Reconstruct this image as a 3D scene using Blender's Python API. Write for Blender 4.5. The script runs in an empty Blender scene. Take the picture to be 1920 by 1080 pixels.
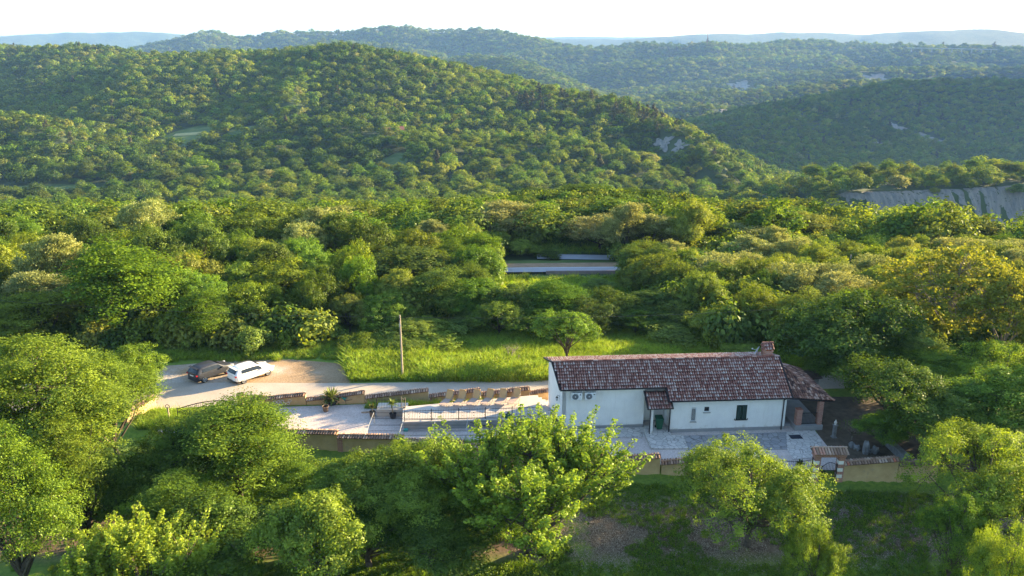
import bpy, math, random
import numpy as np
from mathutils import Vector, Matrix

# ---------------------------------------------------------------- camera, sky, sun, exposure
sc = bpy.context.scene
HAZE = 0.000085
CAM_H, PITCH, FOC = 28.5, math.radians(17.4), 1450.0      # metres, radians, pixels of the 1920 px photograph
cam_d = bpy.data.cameras.new("camera")
cam = bpy.data.objects.new("camera", cam_d)
sc.collection.objects.link(cam)
cam.location = (0, 0, CAM_H)
cam.rotation_euler = (math.radians(90) - PITCH, 0, 0)
cam_d.sensor_width = 36.0
cam_d.lens = 36.0 * FOC / 1920.0
cam_d.clip_start, cam_d.clip_end = 0.5, 60000
sc.camera = cam

SUN_AZ, SUN_EL = math.radians(62), math.radians(13.5)      # azimuth to the right of the view direction
world = bpy.data.worlds.new("World")
sc.world = world
world.use_nodes = True
wn = world.node_tree
wn.nodes.clear()
sky = wn.nodes.new("ShaderNodeTexSky")
sky.sky_type = 'NISHITA'
sky.sun_disc = False
sky.sun_elevation = SUN_EL
sky.sun_rotation = SUN_AZ
sky.altitude = 200
sky.dust_density = 0.7
sky.ozone_density = 2.0
bg = wn.nodes.new("ShaderNodeBackground")
bg.inputs[1].default_value = 0.092
wo = wn.nodes.new("ShaderNodeOutputWorld")
wn.links.new(sky.outputs[0], bg.inputs[0])
wn.links.new(bg.outputs[0], wo.inputs[0])

sun_d = bpy.data.lights.new("sun", 'SUN')
sun_d.energy = 5.0
sun_d.angle = math.radians(0.5)
sun_d.color = (1.0, 0.765, 0.42)
sun = bpy.data.objects.new("sun", sun_d)
sc.collection.objects.link(sun)
SUND = Vector((math.sin(SUN_AZ) * math.cos(SUN_EL), math.cos(SUN_AZ) * math.cos(SUN_EL), math.sin(SUN_EL)))
sun.rotation_euler = SUND.to_track_quat('Z', 'Y').to_euler()

sc.view_settings.view_transform = 'Standard'
sc.view_settings.look = 'None'
sc.view_settings.exposure = 2.6
sc.view_settings.gamma = 1
cy = sc.cycles
cy.max_bounces = 5
cy.diffuse_bounces = 3
cy.glossy_bounces = 2
cy.transmission_bounces = 3
cy.transparent_max_bounces = 4
cy.volume_bounces = 0
cy.use_denoising = True
cy.sample_clamp_indirect = 4.0
cy.caustics_reflective = False
cy.caustics_refractive = False

# ---------------------------------------------------------------- helpers
rng = np.random.default_rng(11)
random.seed(5)
COL = sc.collection
ca, sa = math.cos(PITCH), math.sin(PITCH)


def tand(py):
    return math.tan(PITCH + math.atan((py - 540.0) / FOC))


def P(px, py, z=0.0):
    """where the sight line of a photograph pixel meets the height z"""
    y = (CAM_H - z) / tand(py)
    return Vector((X(px, y, z), y, z))


def X(px, y, z=0.0):
    return (px - 960.0) / FOC * (y * ca + (CAM_H - z) * sa)


def Z(py, y):
    return CAM_H - y * tand(py)


def PY(px, py, y):
    z = Z(py, y)
    return Vector((X(px, y, z), y, z))


def tag(o, label=None, cat=None, group=None, kind=None):
    if label: o["label"] = label
    if cat: o["category"] = cat
    if group: o["group"] = group
    if kind: o["kind"] = kind
    return o


def empty(name, loc, rz=0.0):
    o = bpy.data.objects.new(name, None)
    COL.objects.link(o)
    o.location = loc
    o.rotation_euler = (0, 0, rz)
    o.empty_display_size = 0.3
    return o


class MB:
    """collects shapes and links them as one mesh object"""

    def __init__(self):
        self.v, self.f, self.t = [], [], []

    def add(self, vs, fs, t=0.5):
        n = len(self.v)
        self.v += [tuple(p) for p in vs]
        self.f += [tuple(i + n for i in f) for f in fs]
        if isinstance(t, (list, tuple)):
            self.t += list(t)
        else:
            self.t += [t] * len(vs)

    def box(self, c, s, rz=0.0, t=0.5, taper=1.0, rot=None):
        cx, cy_, cz = c
        hx, hy, hz = s[0] / 2, s[1] / 2, s[2] / 2
        m = rot if rot is not None else Matrix.Rotation(rz, 3, 'Z')
        vs = []
        for dz in (-1, 1):
            k = taper if dz > 0 else 1.0
            for dx, dy in ((-1, -1), (1, -1), (1, 1), (-1, 1)):
                p = m @ Vector((dx * hx * k, dy * hy * k, dz * hz))
                vs.append((cx + p.x, cy_ + p.y, cz + p.z))
        self.add(vs, [(3, 2, 1, 0), (4, 5, 6, 7), (0, 1, 5, 4), (1, 2, 6, 5), (2, 3, 7, 6), (3, 0, 4, 7)], t)

    def b2(self, x0, y0, z0, x1, y1, z1, t=0.5):
        self.box(((x0 + x1) / 2, (y0 + y1) / 2, (z0 + z1) / 2), (abs(x1 - x0), abs(y1 - y0), abs(z1 - z0)), 0, t)

    def tube(self, pts, rad, n=6, t=0.5, cap=True):
        pts = [Vector(p) for p in pts]
        k = len(pts)
        rad = [rad] * k if not isinstance(rad, (list, tuple)) else list(rad)
        vs = []
        ref = None
        for i, p in enumerate(pts):
            d = (pts[min(i + 1, k - 1)] - pts[max(i - 1, 0)])
            d = d.normalized() if d.length > 1e-9 else Vector((0, 0, 1))
            if ref is None:
                ref = d.orthogonal().normalized()
            a = (ref - d * ref.dot(d))
            a = a.normalized() if a.length > 1e-6 else d.orthogonal().normalized()
            ref = a
            b = d.cross(a)
            for j in range(n):
                w = 2 * math.pi * j / n
                vs.append(p + (a * math.cos(w) + b * math.sin(w)) * rad[i])
        fs = []
        for i in range(k - 1):
            for j in range(n):
                j2 = (j + 1) % n
                fs.append((i * n + j, i * n + j2, (i + 1) * n + j2, (i + 1) * n + j))
        if cap:
            fs.append(tuple(range(n - 1, -1, -1)))
            fs.append(tuple((k - 1) * n + j for j in range(n)))
        self.add(vs, fs, t)

    def lathe(self, c, prof, n=16, t=0.5):
        vs, fs = [], []
        for r, z in prof:
            for j in range(n):
                w = 2 * math.pi * j / n
                vs.append((c[0] + r * math.cos(w), c[1] + r * math.sin(w), c[2] + z))
        for i in range(len(prof) - 1):
            for j in range(n):
                j2 = (j + 1) % n
                fs.append((i * n + j, i * n + j2, (i + 1) * n + j2, (i + 1) * n + j))
        fs.append(tuple(range(n - 1, -1, -1)))
        fs.append(tuple((len(prof) - 1) * n + j for j in range(n)))
        self.add(vs, fs, t)

    def torus(self, c, ax, R, r, n=14, m=5, t=0.5):
        ax = Vector(ax).normalized()
        a = ax.orthogonal().normalized()
        b = ax.cross(a)
        c = Vector(c)
        vs, fs = [], []
        for i in range(n):
            w = 2 * math.pi * i / n
            d = a * math.cos(w) + b * math.sin(w)
            for j in range(m):
                q = 2 * math.pi * j / m
                vs.append(c + d * (R + r * math.cos(q)) + ax * r * math.sin(q))
        for i in range(n):
            for j in range(m):
                i2, j2 = (i + 1) % n, (j + 1) % m
                fs.append((i * m + j, i2 * m + j, i2 * m + j2, i * m + j2))
        self.add(vs, fs, t)

    def prism(self, poly, z0, z1, t=0.5):
        n = len(poly)
        vs = [(p[0], p[1], z0) for p in poly] + [(p[0], p[1], z1) for p in poly]
        fs = [tuple(range(n - 1, -1, -1)), tuple(range(n, 2 * n))]
        fs += [(i, (i + 1) % n, n + (i + 1) % n, n + i) for i in range(n)]
        self.add(vs, fs, t)

    def slab(self, pts, th, t=0.5):
        """polygon with thickness th below it, along its normal"""
        pts = [Vector(p) for p in pts]
        nrm = (pts[1] - pts[0]).cross(pts[2] - pts[0]).normalized()
        if nrm.z < 0: nrm = -nrm
        n = len(pts)
        vs = pts + [p - nrm * th for p in pts]
        fs = [tuple(range(n)), tuple(range(2 * n - 1, n - 1, -1))]
        fs += [(i, n + i, n + (i + 1) % n, (i + 1) % n) for i in range(n)]
        self.add(vs, fs, t)

    def build(self, name, m, parent=None, smooth=False):
        me = bpy.data.meshes.new(name)
        me.from_pydata(self.v, [], self.f)
        a = me.attributes.new("tint", 'FLOAT', 'POINT')
        a.data.foreach_set("value", np.array(self.t, dtype=np.float32))
        if smooth:
            me.polygons.foreach_set("use_smooth", [True] * len(me.polygons))
        me.materials.append(m)
        me.update()
        o = bpy.data.objects.new(name, me)
        COL.objects.link(o)
        if parent: o.parent = parent
        return o


def np_mesh(name, v, quads, tint, m, smooth=False):
    me = bpy.data.meshes.new(name)
    n, k = len(v), len(quads)
    w = quads.shape[1]
    me.vertices.add(n)
    me.vertices.foreach_set("co", np.asarray(v, dtype=np.float32).ravel())
    me.loops.add(k * w)
    me.polygons.add(k)
    me.loops.foreach_set("vertex_index", np.asarray(quads, dtype=np.int32).ravel())
    me.polygons.foreach_set("loop_start", np.arange(0, k * w, w, dtype=np.int32))
    me.update(calc_edges=True)
    if smooth:
        me.polygons.foreach_set("use_smooth", np.ones(k, dtype=bool))
    a = me.attributes.new("tint", 'FLOAT', 'POINT')
    a.data.foreach_set("value", np.asarray(tint, dtype=np.float32))
    me.materials.append(m)
    return me


# ---------------------------------------------------------------- materials
class NT:
    def __init__(self, name):
        self.m = bpy.data.materials.new(name)
        self.m.use_nodes = True
        self.t = self.m.node_tree
        self.t.nodes.clear()
        self.out = self.t.nodes.new("ShaderNodeOutputMaterial")

    def n(self, kind, **kw):
        nd = self.t.nodes.new("ShaderNode" + kind)
        for k, v in kw.items():
            if k.startswith("i_"):
                nd.inputs[k[2:].replace("_", " ")].default_value = v
            else:
                setattr(nd, k, v)
        return nd

    def l(self, a, b):
        self.t.links.new(a, b)

    def ramp(self, fac, stops, interp='LINEAR'):
        r = self.n("ValToRGB")
        r.color_ramp.interpolation = interp
        e = r.color_ramp.elements
        while len(e) < len(stops): e.new(0.5)
        for q, (p, c) in zip(e, stops):
            q.position = p
            q.color = (c[0], c[1], c[2], 1)
        self.l(fac, r.inputs[0])
        return r.outputs[0]

    def noise(self, scale, detail=4, rough=0.6, coord=None):
        nd = self.n("TexNoise")
        nd.inputs["Scale"].default_value = scale
        nd.inputs["Detail"].default_value = detail
        nd.inputs["Roughness"].default_value = rough
        if coord is not None: self.l(coord, nd.inputs["Vector"])
        return nd.outputs["Fac"]

    def mix(self, a, b, fac, mode='MIX'):
        x = self.n("MixRGB", blend_type=mode)
        for s, q in ((x.inputs[0], fac), (x.inputs[1], a), (x.inputs[2], b)):
            if isinstance(q, (int, float)): s.default_value = q
            elif isinstance(q, (tuple, list)): s.default_value = (q[0], q[1], q[2], 1)
            else: self.l(q, s)
        return x.outputs[0]

    def bump(self, h, strength=0.4, dist=0.02):
        b = self.n("Bump")
        b.inputs["Strength"].default_value = strength
        b.inputs["Distance"].default_value = dist
        self.l(h, b.inputs["Height"])
        return b.outputs[0]

    def done(self, col, rough=0.85, bump=None, metal=0.0, spec=0.3, coat=0.0):
        p = self.n("BsdfPrincipled")
        if isinstance(col, (tuple, list)): p.inputs["Base Color"].default_value = (col[0], col[1], col[2], 1)
        else: self.l(col, p.inputs["Base Color"])
        p.inputs["Roughness"].default_value = rough
        p.inputs["Metallic"].default_value = metal
        p.inputs["Specular IOR Level"].default_value = spec
        p.inputs["Coat Weight"].default_value = coat
        if bump is not None: self.l(bump, p.inputs["Normal"])
        self.l(p.outputs[0], self.out.inputs[0])
        return self.m


def pos_(nt):
    return nt.n("NewGeometry").outputs["Position"]


def plain(name, c, rough=0.6, metal=0.0, var=0.12, scale=3.0, coat=0.0, bump=0.0):
    nt = NT(name)
    f = nt.noise(scale, 5, 0.6, pos_(nt))
    d = tuple(max(0, q * (1 - var)) for q in c)
    e = tuple(min(1, q * (1 + var)) for q in c)
    col = nt.ramp(f, [(0.3, d), (0.7, e)])
    b = nt.bump(nt.noise(scale * 12, 3, 0.6, pos_(nt)), bump, 0.01) if bump else None
    return nt.done(col, rough, b, metal, coat=coat)


def leafmat(name, a, b, tr, tip=None, rv=0.5, trans=0.36):
    """two-sided leaf: diffuse + translucent; a/b dark and light leaf colours, tr the colour of light through it"""
    nt = NT(name)
    at = nt.n("Attribute", attribute_name="tint").outputs["Fac"]
    oi = nt.n("ObjectInfo").outputs["Random"]
    stops = [(0.0, a), (0.72, b)]
    if tip: stops += [(0.88, b), (1.0, tip)]
    c = nt.ramp(at, stops)
    h = nt.n("HueSaturation")
    nt.l(c, h.inputs["Color"])
    mr = nt.n("MapRange", i_To_Min=0.5 - 0.028 * rv * 2, i_To_Max=0.5 + 0.02 * rv * 2)
    nt.l(oi, mr.inputs["Value"])
    nt.l(mr.outputs[0], h.inputs["Hue"])
    m2 = nt.n("Math", operation='MULTIPLY'); m2.inputs[1].default_value = 7.31
    nt.l(oi, m2.inputs[0])
    m3 = nt.n("Math", operation='FRACT'); nt.l(m2.outputs[0], m3.inputs[0])
    mv = nt.n("MapRange", i_To_Min=1 - 0.42 * rv, i_To_Max=1 + 0.5 * rv)
    nt.l(m3.outputs[0], mv.inputs["Value"])
    nt.l(mv.outputs[0], h.inputs["Value"])
    m4 = nt.n("Math", operation='MULTIPLY'); m4.inputs[1].default_value = 3.77
    nt.l(oi, m4.inputs[0])
    m5 = nt.n("Math", operation='FRACT'); nt.l(m4.outputs[0], m5.inputs[0])
    ms = nt.n("MapRange", i_To_Min=1 - 0.18 * rv, i_To_Max=1 + 0.1 * rv)
    nt.l(m5.outputs[0], ms.inputs["Value"])
    nt.l(ms.outputs[0], h.inputs["Saturation"])
    d = nt.n("BsdfDiffuse"); nt.l(h.outputs[0], d.inputs[0])
    t = nt.n("BsdfTranslucent")
    tc = nt.mix(h.outputs[0], tr, 1.0, 'MULTIPLY')
    nt.l(tc, t.inputs[0])
    g = nt.n("BsdfGlossy"); g.inputs["Roughness"].default_value = 0.45
    g.inputs[0].default_value = (0.9, 0.95, 0.9, 1)
    s = nt.n("MixShader"); s.inputs[0].default_value = trans
    nt.l(d.outputs[0], s.inputs[1]); nt.l(t.outputs[0], s.inputs[2])
    s2 = nt.n("MixShader"); s2.inputs[0].default_value = 0.012
    nt.l(s.outputs[0], s2.inputs[1]); nt.l(g.outputs[0], s2.inputs[2])
    nt.l(s2.outputs[0], nt.out.inputs[0])
    return nt.m


TR = (1.6, 1.52, 0.42)
M = {}
M['leaf_green'] = leafmat("leaf_green", (0.04, 0.085, 0.012), (0.188, 0.276, 0.027), TR, rv=0.4)
M['leaf_mix'] = leafmat("leaf_mix", (0.035, 0.078, 0.012), (0.182, 0.259, 0.027), TR, rv=0.55)
M['leaf_dark'] = leafmat("leaf_dark", (0.02, 0.048, 0.009), (0.098, 0.162, 0.020), TR, rv=0.4)
M['leaf_yellow'] = leafmat("leaf_yellow", (0.085, 0.13, 0.018), (0.247, 0.299, 0.036), TR, rv=0.4)
M['leaf_gold'] = leafmat("leaf_gold", (0.09, 0.12, 0.02), (0.25, 0.265, 0.035), (1.5, 1.35, 0.45), rv=0.0)
M['leaf_cherry'] = leafmat("leaf_cherry", (0.05, 0.1, 0.014), (0.214, 0.300, 0.029), TR, tip=(0.36, 0.22, 0.05), rv=0.1)
M['leaf_near'] = leafmat("leaf_near", (0.026, 0.068, 0.01), (0.188, 0.287, 0.027), TR, rv=0.15)
M['leaf_yg'] = leafmat("leaf_yg", (0.04, 0.09, 0.012), (0.240, 0.328, 0.029), TR, rv=0.15)
M['leaf_near_dark'] = leafmat("leaf_near_dark", (0.018, 0.048, 0.009), (0.114, 0.188, 0.021), TR, rv=0.15)
M['leaf_cherry2'] = leafmat("leaf_cherry2", (0.08, 0.14, 0.016), (0.277, 0.352, 0.029), TR, tip=(0.42, 0.28, 0.06), rv=0.1)
M['leaf_pale'] = leafmat("leaf_pale", (0.11, 0.14, 0.035), (0.24, 0.27, 0.08), (1.3, 1.2, 0.7), rv=0.4)
M['leaf_blossom'] = leafmat("leaf_blossom", (0.11, 0.15, 0.03), (0.36, 0.38, 0.13), (1.2, 1.1, 0.6), tip=(0.5, 0.49, 0.24), rv=0.3)
M['leaf_pine'] = leafmat("leaf_pine", (0.05, 0.055, 0.025), (0.11, 0.105, 0.045), (1.0, 1.0, 0.6), rv=0.5, trans=0.25)
M['grass_tall'] = leafmat("grass_tall", (0.11, 0.21, 0.02), (0.28, 0.39, 0.04), (1.3, 1.3, 0.5), tip=(0.42, 0.42, 0.16), rv=0.5)
M['grass_dark'] = leafmat("grass_dark", (0.04, 0.095, 0.012), (0.12, 0.21, 0.024), TR, rv=0.5)
M['yucca'] = leafmat("yucca", (0.05, 0.08, 0.02), (0.2, 0.24, 0.07), (1.3, 1.2, 0.6))
M['bark'] = plain("bark", (0.075, 0.058, 0.042), 0.95, var=0.45, scale=5, bump=0.5)
M['bark_pale'] = plain("bark_pale", (0.2, 0.17, 0.13), 0.95, var=0.4, scale=5, bump=0.4)
# ---------------------------------------------------------------- terrain
def _hash(ix, iy, s):
    h = (ix.astype(np.int64) * 374761393 + iy.astype(np.int64) * 668265263 + s * 974634777) & 0xFFFFFFFF
    h = ((h ^ (h >> 13)) * 1274126177) & 0xFFFFFFFF
    return ((h ^ (h >> 16)) & 0xFFFF) / 65535.0


def vnoise(x, y, s):
    ix, iy = np.floor(x), np.floor(y)
    fx, fy = x - ix, y - iy
    fx, fy = fx * fx * (3 - 2 * fx), fy * fy * (3 - 2 * fy)
    a, b = _hash(ix, iy, s), _hash(ix + 1, iy, s)
    c, d = _hash(ix, iy + 1, s), _hash(ix + 1, iy + 1, s)
    return (a * (1 - fx) + b * fx) * (1 - fy) + (c * (1 - fx) + d * fx) * fy - 0.5


def fbm(x, y, wl, s, octs=4, gain=0.5):
    r, amp = 0.0, 1.0
    for k in range(octs):
        r = r + amp * vnoise(x / wl + 13.7 * k, y / wl - 7.1 * k, s + k)
        wl, amp = wl / 2.03, amp * gain
    return r


def ss(a, b, x):
    t = np.clip((x - a) / (b - a), 0, 1)
    return t * t * (3 - 2 * t)


# crests of the hills: (pixel x, pixel y, distance) of each summit point, with one unseen ridge added for its shadow; half width; floor; tree height
RIDGES = [
    ([(-500, 70, 1400), (-200, 66, 1300), (0, 80, 1150), (100, 81, 1120), (180, 92, 1080), (215, 107, 1040), (290, 97, 1000), (430, 89, 950),
      (560, 85, 900), (640, 90, 870), (700, 101, 850), (780, 128, 820), (860, 148, 790), (940, 164, 760),
      (1000, 169, 740), (1080, 172, 710), (1150, 177, 680), (1200, 192, 650), (1260, 218, 610), (1310, 245, 570), (1335, 288, 530)], [250] * 9 + [245, 240, 235, 230, 210, 185, 165, 140, 105, 75, 52, 38], -62, 7, 1.6),
    ([(120, 176, 900), (300, 172, 850), (450, 160, 790), (560, 168, 740), (640, 190, 690), (720, 225, 630)], 75, -62, 7, 1.7),
    ([(330, 262, 600), (430, 228, 620), (560, 222, 600), (700, 238, 560), (800, 262, 530)], 60, -62, 7, 1.7),
    ([(640, 92, 880), (600, 118, 800), (560, 150, 720), (540, 178, 660)], 50, -62, 5, 1.5),
    ([(470, 96, 930), (430, 128, 830), (400, 158, 760)], 45, -62, 5, 1.5),
    ([(290, 100, 1000), (270, 128, 900), (230, 165, 780)], 50, -62, 5, 1.5),
    ([(2420, -150, 1350), (2340, -170, 1600), (2300, -150, 1900), (2280, -110, 2300)], 150, -62, 5, 2.0),  # unseen ridge beyond the right frame edge, added to shade the right-hand hill
    ([(-200, 205, 560), (0, 212, 560), (70, 228, 550), (130, 262, 520)], 55, -62, 7, 1.7),
    ([(850, 262, 520), (960, 255, 540), (1080, 262, 540), (1180, 285, 520)], 55, -62, 7, 1.7),
    ([(1260, 268, 980), (1330, 236, 1080), (1400, 211, 1180), (1500, 189, 1280), (1600, 169, 1350), (1700, 155, 1400),
      (1800, 150, 1420), (1920, 153, 1420), (2300, 170, 1400)], 200, -64, 6, 1.5),
    ([(1130, 200, 1500), (1260, 192, 1550), (1360, 196, 1500)], 110, -66, 6, 1.6),
    ([(980, 196, 1750), (1200, 180, 1800), (1400, 168, 1900), (1560, 155, 2000), (1760, 148, 2100)], 120, -60, 6, 1.6),
    ([(1180, 168, 2300), (1300, 158, 2350), (1420, 138, 2450), (1600, 126, 2550), (1780, 124, 2600), (1960, 130, 2600)], 150, -50, 6, 1.6),
    ([(680, 150, 2000), (780, 128, 2150), (880, 108, 2300), (960, 112, 2200), (1010, 132, 2050), (1040, 156, 1900)], 170, -60, 6, 1.7),
    ([(200, 110, 3000), (250, 98, 3100), (310, 82, 3200), (400, 64, 3300), (480, 69, 3350), (550, 59, 3400), (640, 63, 3400),
      (700, 53, 3400), (760, 51, 3400), (810, 59, 3400), (880, 56, 3400), (930, 61, 3300), (980, 72, 3200), (1040, 84, 3100)], 360, -50, 6, 1.6),
    ([(430, 95, 2650), (520, 100, 2600), (600, 84, 2700), (700, 82, 2750), (790, 96, 2700)], 210, -50, 6, 1.6),
    ([(960, 100, 2900), (1060, 88, 3000), (1140, 88, 3000), (1200, 80, 3100), (1270, 86, 3000), (1330, 79, 2950), (1400, 84, 3000),
      (1500, 78, 3200), (1600, 82, 3200), (1700, 86, 3200), (1790, 92, 3300), (1900, 92, 3300), (2100, 88, 3300)], 300, -45, 6, 1.6),
    ([(1150, 122, 2600), (1260, 112, 2650), (1340, 108, 2700), (1450, 106, 2800), (1560, 100, 2850)], 170, -50, 6, 1.6),
    ([(940, 72, 7000), (1060, 74, 7000), (1180, 74, 6900), (1260, 66, 6600), (1330, 62, 6500), (1400, 61, 6500), (1460, 58, 6500),
      (1530, 61, 6500), (1620, 66, 6500), (1680, 62, 6300), (1750, 57, 6200), (1840, 55, 6200), (1920, 61, 6200), (2200, 66, 6200)], 900, -20, 5, 1.7),
    ([(-400, 72, 6500), (0, 68, 6500), (60, 63, 6500), (120, 62, 6600), (200, 59, 6700), (300, 60, 6800), (330, 64, 7000), (450, 66, 7000)], 800, -20, 5, 1.7),
    ([(-900, 70, 11000), (300, 69, 11000), (1050, 69, 11000), (3000, 69, 11000)], 1800, 0, 5, 1.8),
]
_R = []
for pts, w, fl, th, pw in RIDGES:
    q = [PY(a, b, d) for a, b, d in pts]
    _R.append((np.array([(v.x, v.y, v.z - th) for v in q]), w, -66, pw))

BASE_Y = [-400, 0, 30, 46, 49, 60, 80, 100, 125, 150, 175, 210, 260, 330, 420, 520, 650, 1200, 2500, 5000, 9000, 30000]
BASE_Z = [-2.5, -2, -1.6, -0.9, -0.6, -0.3, -0.8, -3.0, -5.5, -9.5, -15, -25, -38, -50, -57, -61, -63, -66, -66, -62, -50, -40]
FRONT = [(-34, 54.2), (-17, 52.2), (-15, 51.9), (-8, 50.9), (-2.3, 50.0), (6.6, 48.6), (10.4, 48.5), (14, 48.2), (22, 47.8), (34, 47.4)]


def yfront(x):
    return np.interp(x, [p[0] for p in FRONT], [p[1] for p in FRONT])


def T(x, y):
    x, y = np.asarray(x, dtype=float), np.asarray(y, dtype=float)
    r = np.sqrt(x * x + y * y)
    base = np.interp(y, BASE_Y, BASE_Z)
    base = base + 7.5 * np.exp(-((x - 16) / 42) ** 2 - ((y - 158) / 26) ** 2)
    base = base - 9.0 * ss(40, 105, x) * ss(100, 165, y)
    base = base - ss(0.0, 0.2, x / np.maximum(y, 1)) * np.interp(y, [0, 430, 520, 620, 800, 1000, 1400, 3000, 5000, 9000], [0, 0, 14, 34, 48, 54, 62, 62, 30, 0])
    base = base - ss(1000, 1800, y) * (1 - ss(3000, 6000, y)) * (1 - ss(0.0, 0.2, x / np.maximum(y, 1))) * 50
    amp = ss(75, 140, r) * 1.2 + ss(250, 600, r) * 5
    h = base + amp * fbm(x, y, 70, 3, 3)
    tot = h
    for cp, w, fl, pw in _R:
        if True:
            best = np.full(x.shape, -1e4)
            for ia_, (a, b) in enumerate(zip(cp[:-1], cp[1:])):
                dx, dy = b[0] - a[0], b[1] - a[1]
                L2 = dx * dx + dy * dy
                t = np.clip(((x - a[0]) * dx + (y - a[1]) * dy) / L2, 0, 1)
                d = np.sqrt((x - a[0] - t * dx) ** 2 + (y - a[1] - t * dy) ** 2)
                zc = a[2] + (b[2] - a[2]) * t
                wa, wb_ = (w[ia_], w[ia_ + 1]) if isinstance(w, list) else (w, w)
                ww = wa + (wb_ - wa) * t
                best = np.maximum(best, base + (zc - base) * np.exp(-(d / ww) ** pw))
            k = 0.01 + 9.0 * ss(0, 7, best - base)
            hh = np.maximum(0, 1 - np.abs(tot - best) / k)
            tot = np.maximum(tot, best) + hh * hh * k * 0.25
    # gullies on the slopes, growing with distance
    g = ss(420, 800, r) * 9 * fbm(x, y, 190, 21, 4) + ss(450, 700, r) * (13 + 14 * ss(50, -150, x)) * fbm(x + 0.3 * y, y * 0.45, 120, 91, 3) + ss(1500, 3000, r) * 40 * fbm(x, y, 700, 41, 4)
    far = np.exp(-np.maximum(0, tot + 30) / 400)
    crest = ss(-66, -20, tot)
    tot = tot + g * (0.45 + 0.0 * far)
    # wooded bench with the grey eroded bank below it
    yb = 352 + 0.10 * (x - 200) + 6 * fbm(x, y, 30, 77, 3)
    edge = 131 + 4 * fbm(x, y, 40, 9, 2)
    up = ss(0, 15, y - yb) * ss(edge, edge + 30, x) * (1 - ss(392, 455, y))
    bench = -37.5 + 2.0 * ss(170, 280, x)
    low = -51.5
    inz = ss(100, 150, x) * ss(300, 340, y) * (1 - ss(420, 500, y))
    tot = tot * (1 - inz) + (low + (bench - low) * up) * inz
    # the garden and the road are level
    yard = ss(0.0, 0.5, y - yfront(x) - .02) * (1 - ss(70, 80, y)) * ss(-42, -36, x) * (1 - ss(34, 44, x))
    tot = tot * (1 - yard) + 0.0 * yard
    return tot


def t1(x, y):
    return float(T(np.array([x]), np.array([y]))[0])


ang = np.radians(np.concatenate([np.arange(-180, -54, 6.0), np.linspace(-54, 54, 620), np.arange(60, 180, 6.0)]))
rad_ = np.concatenate([[3, 12, 22], np.linspace(30, 80, 150), np.geomspace(80.6, 14500, 470)[0:]])
AA, RR = np.meshgrid(ang, rad_, indexing='ij')
GX, GY = RR * np.sin(AA), RR * np.cos(AA)
GZ = T(GX, GY)
na, nr = GX.shape
idx = np.arange(na * nr).reshape(na, nr)
i2 = np.roll(idx, -1, axis=0)
quads = np.stack([idx[:, :-1].ravel(), idx[:, 1:].ravel(), i2[:, 1:].ravel(), i2[:, :-1].ravel()], axis=1)
quads = quads[:, ::-1]

nt = NT("ground_soil_and_meadow")
ps = pos_(nt)
n1 = nt.noise(0.35, 6, 0.65, ps)
n2 = nt.noise(3.0, 5, 0.7, ps)
meadow = nt.ramp(n2, [(0.3, (0.08, 0.15, 0.02)), (0.7, (0.2, 0.27, 0.035))])
soil = nt.ramp(n2, [(0.3, (0.075, 0.05, 0.03)), (0.5, (0.13, 0.09, 0.055)), (0.72, (0.22, 0.16, 0.105))])
f1 = nt.ramp(n1, [(0.47, (0, 0, 0)), (0.56, (1, 1, 1))])
sep = nt.n("SeparateXYZ"); nt.l(ps, sep.inputs[0])
# bare ground only on the near slope below the garden wall
mn = nt.n("MapRange", i_From_Min=47.0, i_From_Max=44.5); nt.l(sep.outputs[1], mn.inputs[0])
mx = nt.n("MapRange", i_From_Min=39.0, i_From_Max=40.5); nt.l(sep.outputs[1], mx.inputs[0])
mm = nt.n("Math", operation='MULTIPLY'); nt.l(mn.outputs[0], mm.inputs[0]); nt.l(mx.outputs[0], mm.inputs[1])
m7 = nt.n("MapRange", i_From_Min=0.33, i_From_Max=0.45); nt.l(n1, m7.inputs[0])
mm2 = nt.n("Math", operation='MULTIPLY'); nt.l(mm.outputs[0], mm2.inputs[0]); nt.l(m7.outputs[0], mm2.inputs[1])
c = nt.mix(meadow, soil, mm2.outputs[0])
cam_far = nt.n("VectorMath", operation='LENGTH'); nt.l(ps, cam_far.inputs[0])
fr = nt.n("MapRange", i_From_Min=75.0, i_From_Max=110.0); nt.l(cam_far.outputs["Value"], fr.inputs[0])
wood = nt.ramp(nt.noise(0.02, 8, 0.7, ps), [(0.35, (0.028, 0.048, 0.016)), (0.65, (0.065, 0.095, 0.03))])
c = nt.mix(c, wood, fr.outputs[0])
nb = nt.noise(0.045, 6, 0.75, ps)
M['ground'] = nt.done(c, 0.95, nt.bump(nb, 1.0, 9.0))
me = np_mesh("ground", np.stack([GX.ravel(), GY.ravel(), GZ.ravel()], 1), quads, np.zeros(na * nr), M['ground'], True)
ground = bpy.data.objects.new("ground", me)
COL.objects.link(ground)
tag(ground, kind="structure")
# a coarse far-bump would shake the near ground: weaken it there
b = [n for n in M['ground'].node_tree.nodes if n.type == 'BUMP'][0]
bd = M['ground'].node_tree.nodes.new("ShaderNodeMapRange")
bd.inputs["From Min"].default_value, bd.inputs["From Max"].default_value = 300, 2500
bd.inputs["To Min"].default_value, bd.inputs["To Max"].default_value = 0.0, 1.0
M['ground'].node_tree.links.new(cam_far.outputs["Value"], bd.inputs[0])
M['ground'].node_tree.links.new(bd.outputs[0], b.inputs["Strength"])

# horizon profile for leaving out trees that stand deep behind a hill
EL = (GZ + 9 - CAM_H) / RR
HMAX = np.maximum.accumulate(EL - 0.0, axis=1)


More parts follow.
